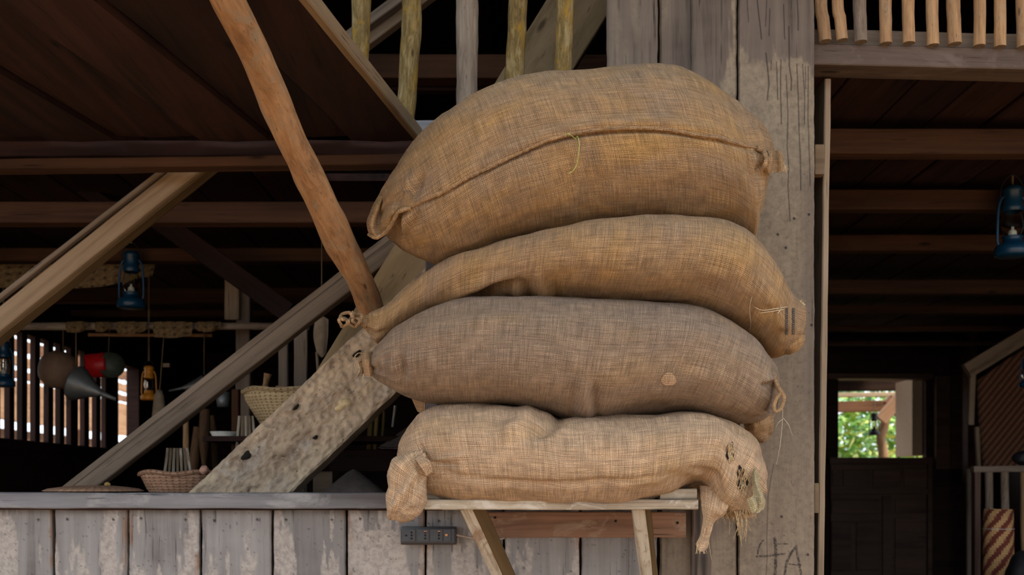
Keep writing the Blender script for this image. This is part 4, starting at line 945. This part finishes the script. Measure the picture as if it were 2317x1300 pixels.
# socket strip
sk = empty('power_strip', P(970, 1230, 3.0), 'black multi-socket power strip screwed to the low plank wall below the tied sack end', 'power strip')
def pbox(name, x0, y0, x1, y1, Y0, Y1, mat, parent, bev=.002, **k):
    a, b = P(x0, y1, Y0), P(x1, y0, Y0); return box(name, (a.x, Y0, a.z), (b.x, Y1, b.z), mat, parent, bev=bev, **k)
pbox('strip_body', 906, 1191, 1033, 1232, 2.995, 3.032, M['bakelite'], sk, .006)
for (a, b) in ((909, 940), (944, 971), (974, 1002), (1005, 1021)):
    f_ = pbox('socket_face', a, 1196, b, 1225, 2.990, 3.0, M['slate'], sk, .002)
    if b-a > 20:
        cx_ = b-9
        for yy in (1204, 1210.5, 1217.5): pbox('socket_hole', cx_-1.9, yy-1.9, cx_+1.9, yy+1.9, 2.9885, 2.9905, M['grain_dark'], f_, .0002)
        if a > 920: pbox('contact', cx_-2.5, 1200.5, cx_+3, 1202.6, 2.9885, 2.9905, M['copper'], f_, .0002)
        else: pbox('socket_hole', a+8, 1209, a+12, 1212.5, 2.9885, 2.9905, M['grain_dark'], f_, .0002)
    else: pbox('indicator_light', a+2, 1207, a+8, 1212, 2.987, 2.9905, M['copper'], f_, .0008, label='small orange indicator')
tag(tube('power_cable', [P(1030, 1209, 3.0), P(1045, 1212, 3.01), P(1066, 1216, 3.015), P(1100, 1220, 3.02), P(1135, 1218, 3.02), P(1142, 1214, 3.025)], .0028, M['cable'], sk, ns=8, res=40))

# ------------------------------------------------------------------ open door leaf edge beside the doorway
dl = empty('door_leaf', P(1865, 1250, 3.12), 'tall narrow edge of an open wooden door leaf beside the plank wall', 'door')
board('leaf', P(1847.5, 2005, 3.14), P(1873.5, 178, 3.14), .0175, .55, M['brace'], dl)
for (y0, y1) in ((326, 394), (1092, 1160)):
    pbox('hinge_block', 1844 if y0 < 500 else 1843, y0, 1866 if y0 < 500 else 1853, y1, 3.10, 3.135, M['trim'], dl, .003)

# ------------------------------------------------------------------ left interior
# barred opening in the left wall
sl_ = empty('barred_opening', (-2.42, 6.3, 1.7), 'dark upright wooden bars across the bright opening in the left wall', 'window bars')
XW = 2.42
gaps = [(-45, -30), (-20, -6), (2, 22), (34, 50), (63, 80), (92, 110), (122, 136), (147, 160), (178, 191), (203, 218), (229, 238), (270, 281)]
for (g0, g1) in zip(gaps[:-1], gaps[1:]):
    ya = XW*F/(CX-g0[1]); yb = XW*F/(CX-g1[0])
    board('bar', (-2.42, (ya+yb)/2, 1.68), (-2.42, (ya+yb)/2, 2.28), (yb-ya)*.9, .03, M['dark_board'], sl_, hint=(1, 0, 0), seg=4)
board('sill', (-2.41, 5.2, 1.70), (-2.41, 7.45, 1.70), .06, .06, M['dark_board'], sl_, hint=(1, 0, 0))
# timber yard outside, in daylight
yd = empty('outdoor_fence', (-4.4, 7, 0), 'sunlit brown board fence seen outside between the dark bars', 'fence')
for z, t_, mm in ((2.26, .36, 'fence_a'), (2.50, .07, 'fence_b'), (2.62, .09, 'fence_a'), (2.76, .11, 'fence_b'), (2.89, .08, 'fence_a'), (3.12, .28, 'fence_b'), (3.45, .3, 'fence_a')):
    board('rail', (-4.4, 6.5, z), (-4.4, 19, z), t_, .03, M[mm], yd, hint=(1, 0, 0), jit=.012)
for y in (6.7, 9.0, 12, 15.5, 18.9): board('post', (-4.46, y, 0), (-4.46, y, 3.6), .1, .08, M['fence_b'], yd, hint=(1, 0, 0))
box('fence_panel', (-4.52, 6.5, 0.0), (-4.48, 19, 2.01), M['fence_b'], yd)

def lantern(px, py_top, py_bot, Y, mat, label, group='hurricane lanterns', hang=None, white_burner=None):
    top, bot = P(px, py_top, Y), P(px, py_bot, Y); H = top.z-bot.z; r = H*.26; g = empty('hurricane_lantern', bot, label, 'lantern', group)
    def sc(pr): return [(a*H, b*H) for a, b in pr]
    lathe('tank', sc([(0, 0), (.19, 0), (.21, .02), (.21, .10), (.18, .14), (.12, .17), (.11, .22), (.13, .24), (0, .25)]), mat, g, bot)
    lathe('globe', sc([(.09, .25), (.125, .32), (.13, .40), (.11, .50), (.08, .58)]), M['glass'], g, bot)
    lathe('burner', sc([(0, .24), (.06, .25), (.05, .31), (.02, .33), (.02, .36), (0, .37)]), M['white'] if white_burner else M['black'], g, bot, ns=16)  # burner in white enamel when asked, else sooty black
    lathe('cap', sc([(.11, .55), (.13, .59), (.11, .63), (.11, .78), (.125, .80), (.10, .85), (.05, .87), (0, .88)]), mat, g, bot)
    for s_ in (-1, 1):
        tube('side_tube', [bot+Vector((s_*.155*H, 0, .12*H)), bot+Vector((s_*.185*H, 0, .2*H)), bot+Vector((s_*.175*H, 0, .55*H)), bot+Vector((s_*.14*H, 0, .70*H)), bot+Vector((s_*.08*H, 0, .74*H))], .018*H, mat, g, ns=8, res=24)
    tube('bail', [bot+Vector((-.16*H, 0, .62*H)), bot+Vector((-.12*H, 0, .88*H)), bot+Vector((0, 0, 1.0*H)), bot+Vector((.12*H, 0, .88*H)), bot+Vector((.16*H, 0, .62*H))], .007*H, M['black'], g, ns=6, res=24)
    if hang:
        tube('hanging_cord', [bot+Vector((0, 0, .985*H)), Vector((bot.x, bot.y, hang))], .004, M['rope'], g, ns=6)
    return g
lantern(297, 548, 697, 4.55, M['blue'], 'blue hurricane lantern hanging in the dark room left of the leaning pole', hang=2.54, white_burner=1)
lantern(8, 755, 875, 5.0, M['blue'], 'blue hurricane lantern cut by the left edge, in front of the barred opening', hang=2.54, white_burner=1)
lantern(2291, 395, 580, 4.3, M['blue'], 'blue hurricane lantern hanging inside the doorway at the right edge', hang=2.6, white_burner=1)
lantern(337, 815, 905, 5.3, M['orange'], 'orange hurricane lantern beside the red tin in the dark room', hang=2.54)
lantern(2322, 800, 875, 6.2, M['blue'], 'small dark lantern at the right edge in front of the woven bamboo wall', hang=2.6, white_burner=1)
# beams and posts in the dark room
pp_ = empty('post', P(549, 1672, 5.0), 'upright brown post in the dark room behind the diagonal brace', 'post')
bpx('post_shaft', (549, 1672, 5.0), (549, 640, 5.0), 32, .06, M['brace_grey'], pp_)
bpx('cleat', (524, 722, 4.96), (524, 618, 4.96), 32, .03, M['brace'], pp_, label='short pale upright cleat')

bpx('diagonal_strut', (300, 455, 4.4), (650, 705, 4.4), 46, .06, M['dark_board'], label='dark strut slanting down behind the leaning pole', cat='strut')
bpx('diagonal_strut', (110, 375, 4.1), (250, 470, 4.1), 30, .05, M['dark_board'], label='short dark strut beneath the front beam at upper left', cat='strut')
log('hanging_rail', [(20, 738, 4.85), (300, 737, 4.85), (700, 738, 4.85)], 8.5, M['log_grey'], label='horizontal grey pole across the dark room carrying leaf bundles', cat='pole')
log('hanging_rail', [(200, 757, 4.95), (480, 758, 4.95)], 4, M['log'], label='thin reddish stick slung just below the horizontal grey pole', cat='pole')
def hangcloth(x0, x1, y0, y1, Y, mat, name, label, group=None, cat='bundle', sag=6):
    rows = [[(x0, y0, Y), (x0+1, (y0+y1)/2, Y-.01), (x0+3, y1-sag*.3, Y)], [((x0+x1)/2, y0-1, Y-.02), ((x0+x1)/2, (y0+y1)/2, Y-.035), ((x0+x1)/2, y1, Y-.02)], [(x1, y0, Y), (x1-1, (y0+y1)/2, Y-.01), (x1-4, y1-sag, Y)]]
    o = sheet(name, rows, mat, None, nu=20, nv=20, th=.006, wave=.004, seed=int(x0)); return tag(o, label, cat, group)
for (x0, x1, y1, lb) in ((148, 200, 752, 'short straw bundle draped over the grey pole, nearest the left wall'), (214, 250, 751, 'narrow straw bundle draped over the grey pole, second from the left'), (262, 332, 755, 'wide straw bundle draped over the grey pole left of the hanging one'), (346, 436, 764, 'ragged straw bundle hanging lowest from the grey pole'), (444, 500, 750, 'straw bundle on the grey pole nearest the brown post')):
    hangcloth(x0, x1, 728, y1, 4.81, M['matting'], 'straw_bundle', lb, 'straw bundles on the grey pole')
rows = [[(-60, 595, 4.7), (-60, 620, 4.7), (-60, 652, 4.7)], [(60, 590, 4.7), (60, 625, 4.68), (60, 650, 4.7)], [(140, 590, 4.7), (140, 625, 4.68), (140, 652, 4.7)], [(230, 580, 4.7), (230, 620, 4.68), (230, 648, 4.7)], [(300, 566, 4.7), (300, 605, 4.68), (300, 632, 4.7)], [(350, 566, 4.7), (350, 600, 4.68), (345, 624, 4.7)]]
o = sheet('palm_mat', rows, M['matting'], None, nu=80, nv=24, th=.01, wave=.006); tag(o, 'sagging mat of plaited palm hanging high in the dark room', 'mat')
# round gourd, funnels, red tin
g = empty('hanging_gourd', P(143, 838, 5.1), 'round brown gourd bowl hanging before the barred opening', 'bowl')
lathe('bowl', [(0, .09), (.03, .088), (.06, .072), (.078, .04), (.08, 0), (.075, -.03), (.078, -.028), (.083, 0), (.083, .042), (.064, .078), (.03, .095), (0, .098)], M['brownhat'], g, P(140, 838, 5.1), axis=(-.55, -.8, .1))
tube('cord', [P(143, 795, 5.1), P(143, 740, 4.86)], .003, M['rope'], g, ns=6)
def funnel(px, py, qx, qy, Y, rpx, label, mat='greymetal', hangy=740):
    a, b = P(px, py, Y), P(qx, qy, Y-.05); L_ = (b-a).length; R = pxm(rpx, Y); g = empty('funnel', a, label, 'funnel', 'metal funnels in the dark room')
    lathe('cone', [(R*.96, 0), (R, 0), (R, L_*.04), (R*.5, L_*.36), (R*.17, L_*.62)], M[mat], g, a, axis=(b-a))
    lathe('spout', [(R*.17, L_*.6), (R*.10, L_*.98), (R*.08, L_*.98)], M[mat], g, a, axis=(b-a), ns=20)
    tube('cord', [a+Vector((0, 0, R)), P(px, hangy, 4.86)], .0025, M['rope'], g, ns=6)
funnel(172, 866, 265, 904, 4.9, 40, 'large dull grey metal funnel pointing right, beside the round gourd')
funnel(462, 868, 380, 884, 5.2, 20, 'small grey metal funnel pointing left above the diagonal brace')
g = empty('red_tin', P(235, 830, 5.2), 'red and grey tin hanging behind the large funnel', 'tin')
lathe('tin_body', [(0, 0), (.055, 0), (.058, .01), (.055, .02), (.052, .085), (0, .085)], M['red'], g, P(238, 825, 5.2), axis=(-1, -.35, -.1))
lathe('tin_rim', [(.0, -.012), (.052, -.01), (.058, .0), (.058, .006)], M['greentin'], g, P(245, 825, 5.19), axis=(-.6, .9, 0))
lathe('tin_lid', [(0, -.004), (.055, -.004), (.057, .004), (0, .004)], M['greentin'], g, P(253, 826, 5.17), axis=(.4, -.9, 0), label='grey-green round lid')
tube('cord', [P(246, 795, 5.2), P(248, 742, 4.86)], .0025, M['rope'], g, ns=6)
tag(box('small_tag', P(368, 830, 5.3), P(386, 822, 5.32), M['cloth'], None, bev=.002), 'small pale wooden tag glinting above the orange lantern', 'tag')
g = empty('wooden_bottle', P(360, 960, 5.0), 'pale wooden bottle hanging on a cord under the orange lantern', 'bottle')
lathe('bottle_body', [(0, 0), (.03, 0), (.032, .02), (.022, .12), (.012, .15), (0, .15)], M['cloth'], g, P(360, 960, 5.0))
tube('cord', [P(360, 900, 5.0), P(372, 742, 4.86)], .002, M['rope'], g, ns=6)
# pale boards and paddle behind the second brace
for (x_, y0, y1, wd, lb) in ((640, 870, 742, 22, 'pale upright board leaning beside the wicker basket, left of two'), (680, 872, 730, 30, 'pale upright board leaning beside the wicker basket, right of two')):
    bpx('upright_board', (x_, y1+135+300, 4.1), (x_, y0-140, 4.1), wd, .02, M['brace_grey'], label=lb, cat='board', group='pale upright boards')
g = empty('wooden_paddle', P(728, 800, 4.05), 'pale wooden paddle hanging above the rough-hewn plank', 'paddle')
sheet('blade', [[(712, 725, 4.05), (709, 760, 4.05), (716, 795, 4.05)], [(728, 715, 4.04), (728, 760, 4.04), (728, 808, 4.04)], [(743, 722, 4.05), (742, 760, 4.05), (738, 798, 4.05)]], M['cloth'], g, nu=16, nv=16, th=.012, wave=.001)
bpx('handle', (719, 840, 4.06), (716, 795, 4.06), 6, .01, M['cloth'], g)
tube('cord', [P(728, 718, 4.05), P(728, 450, 4.05)], .002, M['rope'], g, ns=6)
# things on the inner side of the counter
def basket(px0, px1, py0, py1, Y, mat, label, taper=.72, depth=None):
    a, b = P((px0+px1)/2, py1, Y), P((px0+px1)/2, py0, Y); R = pxm((px1-px0)/2, Y); H = b.z-a.z
    g = empty('wicker_basket', a, label, 'basket', 'wicker baskets behind the counter')
    lathe('basket_body', [(0, 0), (R*taper, 0), (R*(taper+.12), H*.35), (R*.95, H*.8), (R, H), (R*.94, H), (R*.88, H*.7), (R*(taper-.06), .01), (0, .01)], mat, g, a, ns=48, wob=.03)
    tube('basket_rim', [a+Vector((R*math.cos(t), R*math.sin(t), H+.004*math.sin(5*t))) for t in [i/40*2*math.pi for i in range(41)]], .007, mat, g, ns=8, rough=.3, rfreq=50)
    return g
basket(320, 520, 1070, 1123, 3.66, M['basket_red'], 'low reddish wicker basket standing on the counter behind the rail')
basket(552, 740, 886, 990, 3.9, M['basket'], 'tall pale wicker basket holding a pink tuber, behind the rough-hewn plank', .5)
tag(mk('small_shelf', *(lambda lo, hi: ([(x_, y_, z_) for x_ in (lo[0], hi[0]) for y_ in (lo[1], hi[1]) for z_ in (lo[2], hi[2])], [(0, 1, 3, 2), (4, 6, 7, 5), (0, 4, 5, 1), (2, 3, 7, 6), (0, 2, 6, 4), (1, 5, 7, 3)]))((-1.0, 3.72, P(0, 1002, 3.9).z), (-.35, 4.1, P(0, 991, 3.9).z)), M['dark_board'], smooth=False), 'dark board shelf carrying the tall wicker basket', 'shelf')
def blob(name, px, py, Y, rx, ry, mat, label, cat, group=None, seed=1):
    bm = bmesh.new(); bmesh.ops.create_uvsphere(bm, u_segments=32, v_segments=20, radius=1)
    for v in bm.verts:
        n_ = 1+.16*mnoise.noise(v.co*1.6+Vector((seed, 0, 0)))+.05*mnoise.noise(v.co*5+Vector((seed, 0, 0)))
        v.co = Vector((v.co.x*pxm(rx, Y)*n_, v.co.y*pxm((rx+ry)/2, Y)*n_, v.co.z*pxm(ry, Y)*n_))
    me = bpy.data.meshes.new(name); bm.to_mesh(me); bm.free(); me.materials.append(mat); me.polygons.foreach_set('use_smooth', [True]*len(me.polygons))
    o = bpy.data.objects.new(name, me); C.objects.link(o); place(o, Matrix.Translation(P(px, py, Y))); return tag(o, label, cat, group)
blob('sweet_potato', 636, 880, 3.86, 17, 9, M['potato'], 'pink sweet potato on top of the tall pale basket', 'vegetable', seed=2)
blob('garlic_bulb', 462, 1062, 3.52, 10, 10, M['potato'], 'small pinkish bulb at the right rim of the low basket', 'vegetable', seed=5)
log('carved_stick', [(598, 890, 3.92), (601, 868, 3.92), (606, 845, 3.92)], [9, 6, 9], M['log_pale'], label='short pale carved stick poking up from the tall basket', cat='stick', res=20)
def fan(px, py0, py1, w0, w1, n_, Y, label):
    g = empty('stick_bundle', P(px, py1, Y), label, 'stick bundle', 'bundles of split sticks')
    for i in range(n_):
        s_ = i/(n_-1)-.5
        bpx('split_stick', (px+s_*w1, py1, Y+.01*(i % 2)), (px+s_*w0, py0, Y+.01*(i % 2)), 6, .006, M['shelf'] if i % 2 == 0 else M['cloth'], g, seg=4)
fan(401, 1013, 1122, 44, 70, 7, 3.75, 'fan of split sticks standing behind the low reddish basket')
fan(556, 940, 1122, 30, 60, 5, 3.78, 'fan of reddish split sticks beside the tall pale basket')
# flat tray on the counter
g = empty('winnowing_tray', P(215, 1110, 3.2), 'flat woven tray lying on the counter rail at left, seen edge-on', 'tray')
lathe('tray', [(0, .0), (.128, .0), (.135, .003), (.12, .009), (.09, .013), (.05, .017), (0, .018)], M['matting_red'], g, P(215, 1112, 3.13), ns=48, wob=.08)
blob('small_fruit', 243, 1095, 3.12, 7, 5, M['yellow'], 'small yellow fruit resting on the flat woven tray', 'fruit')
# dim tool rack between the braces
bpx('tool_post', (530, 1815, 4.0), (532, 880, 4.0), 17, .03, M['beam_brown'], label='reddish upright post left of the tall pale basket', cat='post')
lathe('enamel_mug', [(0, 0), (.022, 0), (.024, .02), (.026, .055), (.023, .055), (.02, .005), (0, .005)], M['greymetal'], None, P(505, 920, 4.3), label='grey enamel mug hanging among the tools', cat='mug')
lathe('enamel_bowl', [(0, 0), (.03, 0), (.05, .035), (.047, .035), (.028, .004), (0, .004)], M['white'], None, P(508, 999, 4.0), label='white enamel bowl low among the tools', cat='bowl')
log('turned_peg', [(421, 1121, 4.2), (421, 985, 4.2), (421, 966, 4.2), (421, 950, 4.2)], [4, 3.5, 7, 6], M['log_pale'], label='slender stick with a small orange knob, below the diagonal brace', cat='stick', res=30)
log('wooden_mallet', [(462, 1121, 4.2), (462, 1000, 4.2), (463, 965, 4.2), (464, 925, 4.2)], [5, 5, 14, 11], M['log_dark'], label='brown wooden mallet standing among the tools', cat='mallet', res=30)
log('wooden_pestle', [(430, 1120, 4.2), (440, 1030, 4.2), (446, 965, 4.2)], [10, 12, 8], M['log_dark'], label='dark wooden pestle left of the brown mallet', cat='pestle', res=30)
log('wooden_pestle', [(490, 1119, 4.3), (486, 1000, 4.3), (478, 940, 4.3)], [7, 8, 8], M['log_dark'], label='grey wooden pestle right of the brown mallet', cat='pestle', res=30)
board('tool_bench', (P(240, 0, 3.5).x, 3.5, 1.454), (P(985, 0, 3.5).x, 3.5, 1.454), .022, .95, M['dark_board'], None, label='dark bench behind the counter under the tools', cat='bench')
# right of the plank
for i, (x_, y0, y1, wd, mm) in enumerate(((837, 1020, 925, 11, 'yellow'), (851, 1020, 918, 9, 'yellow'), (866, 1015, 930, 6, 'yellow'), (891, 965, 917, 5, 'white'))):
    bpx('lath', (x_-3, y0, 4.0), (x_+3, y1, 4.0), wd, .02, M[mm], label=['yellow lath standing in the gap under the plank, leftmost', 'yellow lath standing in the gap under the plank, middle one', 'thin yellow lath in the gap under the plank, rightmost yellow one', 'short white lath beside the yellow ones'][i], cat='lath', group='laths behind the sacks')
bpx('low_beam', (745, 1042, 3.9), (1000, 1040, 3.9), 50, .1, M['dark_board'], label='thick dark beam low in the gap between plank and sacks', cat='beam')
sheet('grey_cloth', [[(856, 1012, 3.7), (900, 1014, 3.62), (960, 1016, 3.7)], [(890, 988, 3.75), (920, 985, 3.7), (960, 985, 3.75)], [(935, 955, 3.8), (945, 952, 3.78), (955, 950, 3.8)]], M['greycloth'], None, nu=20, nv=20, label='pinkish grey cloth slope left of the lowest sack', cat='cloth')
lathe('woven_hat', [(0, .088), (.02, .078), (.065, .042), (.12, 0), (.118, -.0), (.055, .036), (0, .08)], M['greycloth'], None, P(800, 1122, 3.72), label='grey conical hat on the counter right of the plank foot', cat='hat')
pbox('wooden_box', 708, 1066, 752, 1123, 3.72, 3.86, M['brace'], None, label='small tan wooden box on the counter beside the plank foot', cat='box')

# ------------------------------------------------------------------ right interior
# half door
D9 = 8.96
dr = empty('half_door', P(1995, 1300, D9), 'dark panelled lower half of a stable door below the bright opening', 'door')
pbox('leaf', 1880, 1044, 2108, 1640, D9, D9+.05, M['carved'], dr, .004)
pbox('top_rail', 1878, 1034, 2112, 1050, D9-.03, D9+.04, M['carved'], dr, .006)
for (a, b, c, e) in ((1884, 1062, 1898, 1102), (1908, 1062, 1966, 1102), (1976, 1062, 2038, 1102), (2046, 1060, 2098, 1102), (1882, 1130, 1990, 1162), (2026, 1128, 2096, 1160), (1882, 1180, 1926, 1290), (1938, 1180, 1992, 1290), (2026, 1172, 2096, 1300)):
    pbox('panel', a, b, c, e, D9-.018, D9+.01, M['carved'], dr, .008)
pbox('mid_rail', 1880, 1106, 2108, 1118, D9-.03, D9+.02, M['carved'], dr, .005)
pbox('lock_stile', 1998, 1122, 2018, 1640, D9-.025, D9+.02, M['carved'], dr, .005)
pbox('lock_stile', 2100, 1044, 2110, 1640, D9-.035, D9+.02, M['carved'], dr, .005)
for (a, b) in ((2118, 2150), (2152, 2188)): slabo = pbox('trim_1', a, 850, b, 1060, D9-.02, D9+.03, M['carved'], None, .004, kind='structure')
slabx = pbox('trim_2', 1872, 844, 2112, 856, D9-.05, D9+.1, M['carved'], None, .004, kind='structure')
slabx = pbox('trim_3', 2190, 700, 2212, 1500, 8.6, 8.7, M['beam_brown'], None, .004, kind='structure')
# door jamb reveal and outside veranda
pbox('trim_4', 2064, 856, 2094, 1030, 9.1, 9.5, M['tan'], None, .004, kind='structure')
bv = empty('veranda_frame', P(1990, 1100, 10.4), 'sunlit veranda beams and crooked post outside the half door', 'veranda')
bpx('beam', (1850, 872, 9.7), (2060, 870, 9.7), 24, .1, M['beam_brown'], bv)
bpx('beam', (1850, 920, 10.8), (2100, 915, 10.8), 24, .12, M['fence_b'], bv)
bpx('rafter_strip', (1850, 893, 11.2), (2100, 890, 11.2), 9, .1, M['tan'], bv)
bpx('brace', (1996, 950, 10.2), (2085, 845, 10.2), 26, .08, M['fence_a'], bv)
bpx('brace', (2100, 1000, 10.6), (2010, 900, 10.6), 22, .08, M['fence_b'], bv)
log('crooked_post', [(1998, 1300, 10.4), (1999, 1060, 10.4), (1996, 1010, 10.4), (1993, 990, 10.4), (2001, 965, 10.4), (2004, 935, 10.4)], [11, 11, 11, 13, 10, 10], M['log_pale'], bv, res=60)
lantern(1978, 925, 984, 9.9, M['black'], 'black hurricane lantern hanging outside above the half door', hang=P(0, 905, 9.9).z)
# rail and striped basket at lower right
rl = empty('stick_rack', P(2270, 1300, 6.0), 'dark framed rack with pale upright sticks at the lower right edge', 'rack')
bpx('top_bar', (2204, 1061, 6.0), (2400, 1059, 6.0), 14, .05, M['brace_grey'], rl)
bpx('corner_post', (2212, 1640, 6.0), (2213, 1068, 6.0), 14, .05, M['carved'], rl)
for x_ in (2238, 2274, 2318): log('upright_stick', [(x_+1, 1500, 6.03), (x_, 1180, 6.03), (x_-1, 1066, 6.03)], 8.5, M['log_grey'] if x_ != 2318 else M['log_pale'], rl)
g = empty('striped_basket', P(2260, 1400, 5.6), 'tall narrow basket with diagonal dark red stripes in front of the rack', 'basket')
R = pxm(33, 5.6); a = P(2259, 1420, 5.6); H = P(2259, 1151, 5.6).z-a.z
lathe('basket_body', [(0, 0), (R*.95, 0), (R, H*.3), (R, H*.8), (R*.96, H), (R*.9, H), (R*.93, H*.8), (0, .02)], M['basket_stripe'], g, a, ns=48)
tube('string', [a+Vector((R*1.02*math.cos(t), R*1.02*math.sin(t), H*.835)) for t in [i/32*2*math.pi for i in range(33)]], .0015, M['white'], g, ns=6, label='white string tied round the basket')
blob('black_kettle', 2318, 1300, 5.3, 38, 52, M['black'], 'round black pot in front of the striped basket at the corner', 'pot', seed=4)
blob('black_pot', 2318, 1036, 6.05, 26, 17, M['black'], 'black pot standing on top of the stick rack', 'pot', seed=7)
# woven partition
wp = empty('bamboo_screen', P(2270, 1050, 7.0), 'woven bamboo wall screen with a diagonal weave at the right', 'screen')
sheet('weave', [[(2212, 860, 7.0), (2216, 960, 7.0), (2226, 1060, 7.0)], [(2300, 800, 7.0), (2300, 950, 7.0), (2300, 1060, 7.0)], [(2420, 740, 7.0), (2420, 900, 7.0), (2420, 1060, 7.0)]], M['bamboo_panel'], wp, nu=20, nv=20, th=.01, wave=.001, uvworld=True)
bpx('top_brace', (2190, 838, 6.95), (2420, 700, 6.95), 34, .05, M['brace'], wp)
bpx('side_strip', (2198, 960, 6.97), (2203, 830, 6.97), 13, .03, M['brace'], wp)
bpx('side_strip', (2216, 1056, 6.94), (2212, 965, 6.94), 9, .03, M['brace'], wp)
bpx('side_board', (2196, 1500, 6.99), (2196, 1060, 6.99), 14, .03, M['brace_grey'], wp)
# small round mask on the ceiling side (paper lamp hook)
# ------------------------------------------------------------------ foliage outside
def shrub(cx, cy, cz, r, n_, mat, label, leaf=.07, seed=1):
    rg = random.Random(seed); g = empty('shrub', (cx, cy, 0), label, 'shrub', 'garden shrubs behind the house')
    V = []; Fc = []
    for i in range(n_):
        while True:
            p = Vector((rg.uniform(-1, 1), rg.uniform(-1, 1), rg.uniform(-1, 1)))
            if .3 < p.length < 1: break
        p *= r*(1+.3*mnoise.noise(p*2+Vector((seed, 0, 0)))); c = Vector((cx, cy, cz))+p
        a = Vector((rg.gauss(0, 1), rg.gauss(0, 1), rg.gauss(0, .6))).normalized(); b = a.cross(Vector((rg.gauss(0, .5), rg.gauss(0, .5), 1))).normalized(); nn = a.cross(b)
        L_ = leaf*rg.uniform(.6, 1.4); b0 = len(V)
        for (u, v, h) in ((0, 0, 0), (.35, .3, .06), (1, 0, -.05), (.35, -.3, .06), (.4, 0, -.03)): V.append(tuple(c+a*u*L_*2+b*v*L_*1.3+nn*h*L_))
        Fc += [(b0, b0+4, b0+1), (b0+4, b0+2, b0+1), (b0, b0+3, b0+4), (b0+4, b0+3, b0+2)]
    mk('foliage', V, Fc, mat, g, smooth=False)
    tube('stem', [(cx, cy, 0), (cx+.1, cy, cz*.5), (cx, cy, cz)], [.06, .05, .03], M['log_grey'], g, ns=10, res=12)
shrub(4.05, 13.0, 1.65, .9, 2600, M['leaf'], 'bright yellow-green shrub seen through the half door, left of the crooked post', seed=1)
shrub(5.6, 14.6, 1.7, .95, 2600, M['leaf2'], 'green shrub seen through the half door, right of the crooked post', seed=2)
shrub(4.6, 17.6, 2.8, 1.9, 5000, M['leaf2'], 'tall bluish green shrub filling the back of the half door view', leaf=.1, seed=3)
shrub(8.6, 18.5, 2.8, 1.8, 2500, M['leaf2'], 'tall bluish shrub further right behind the half door', leaf=.1, seed=4)
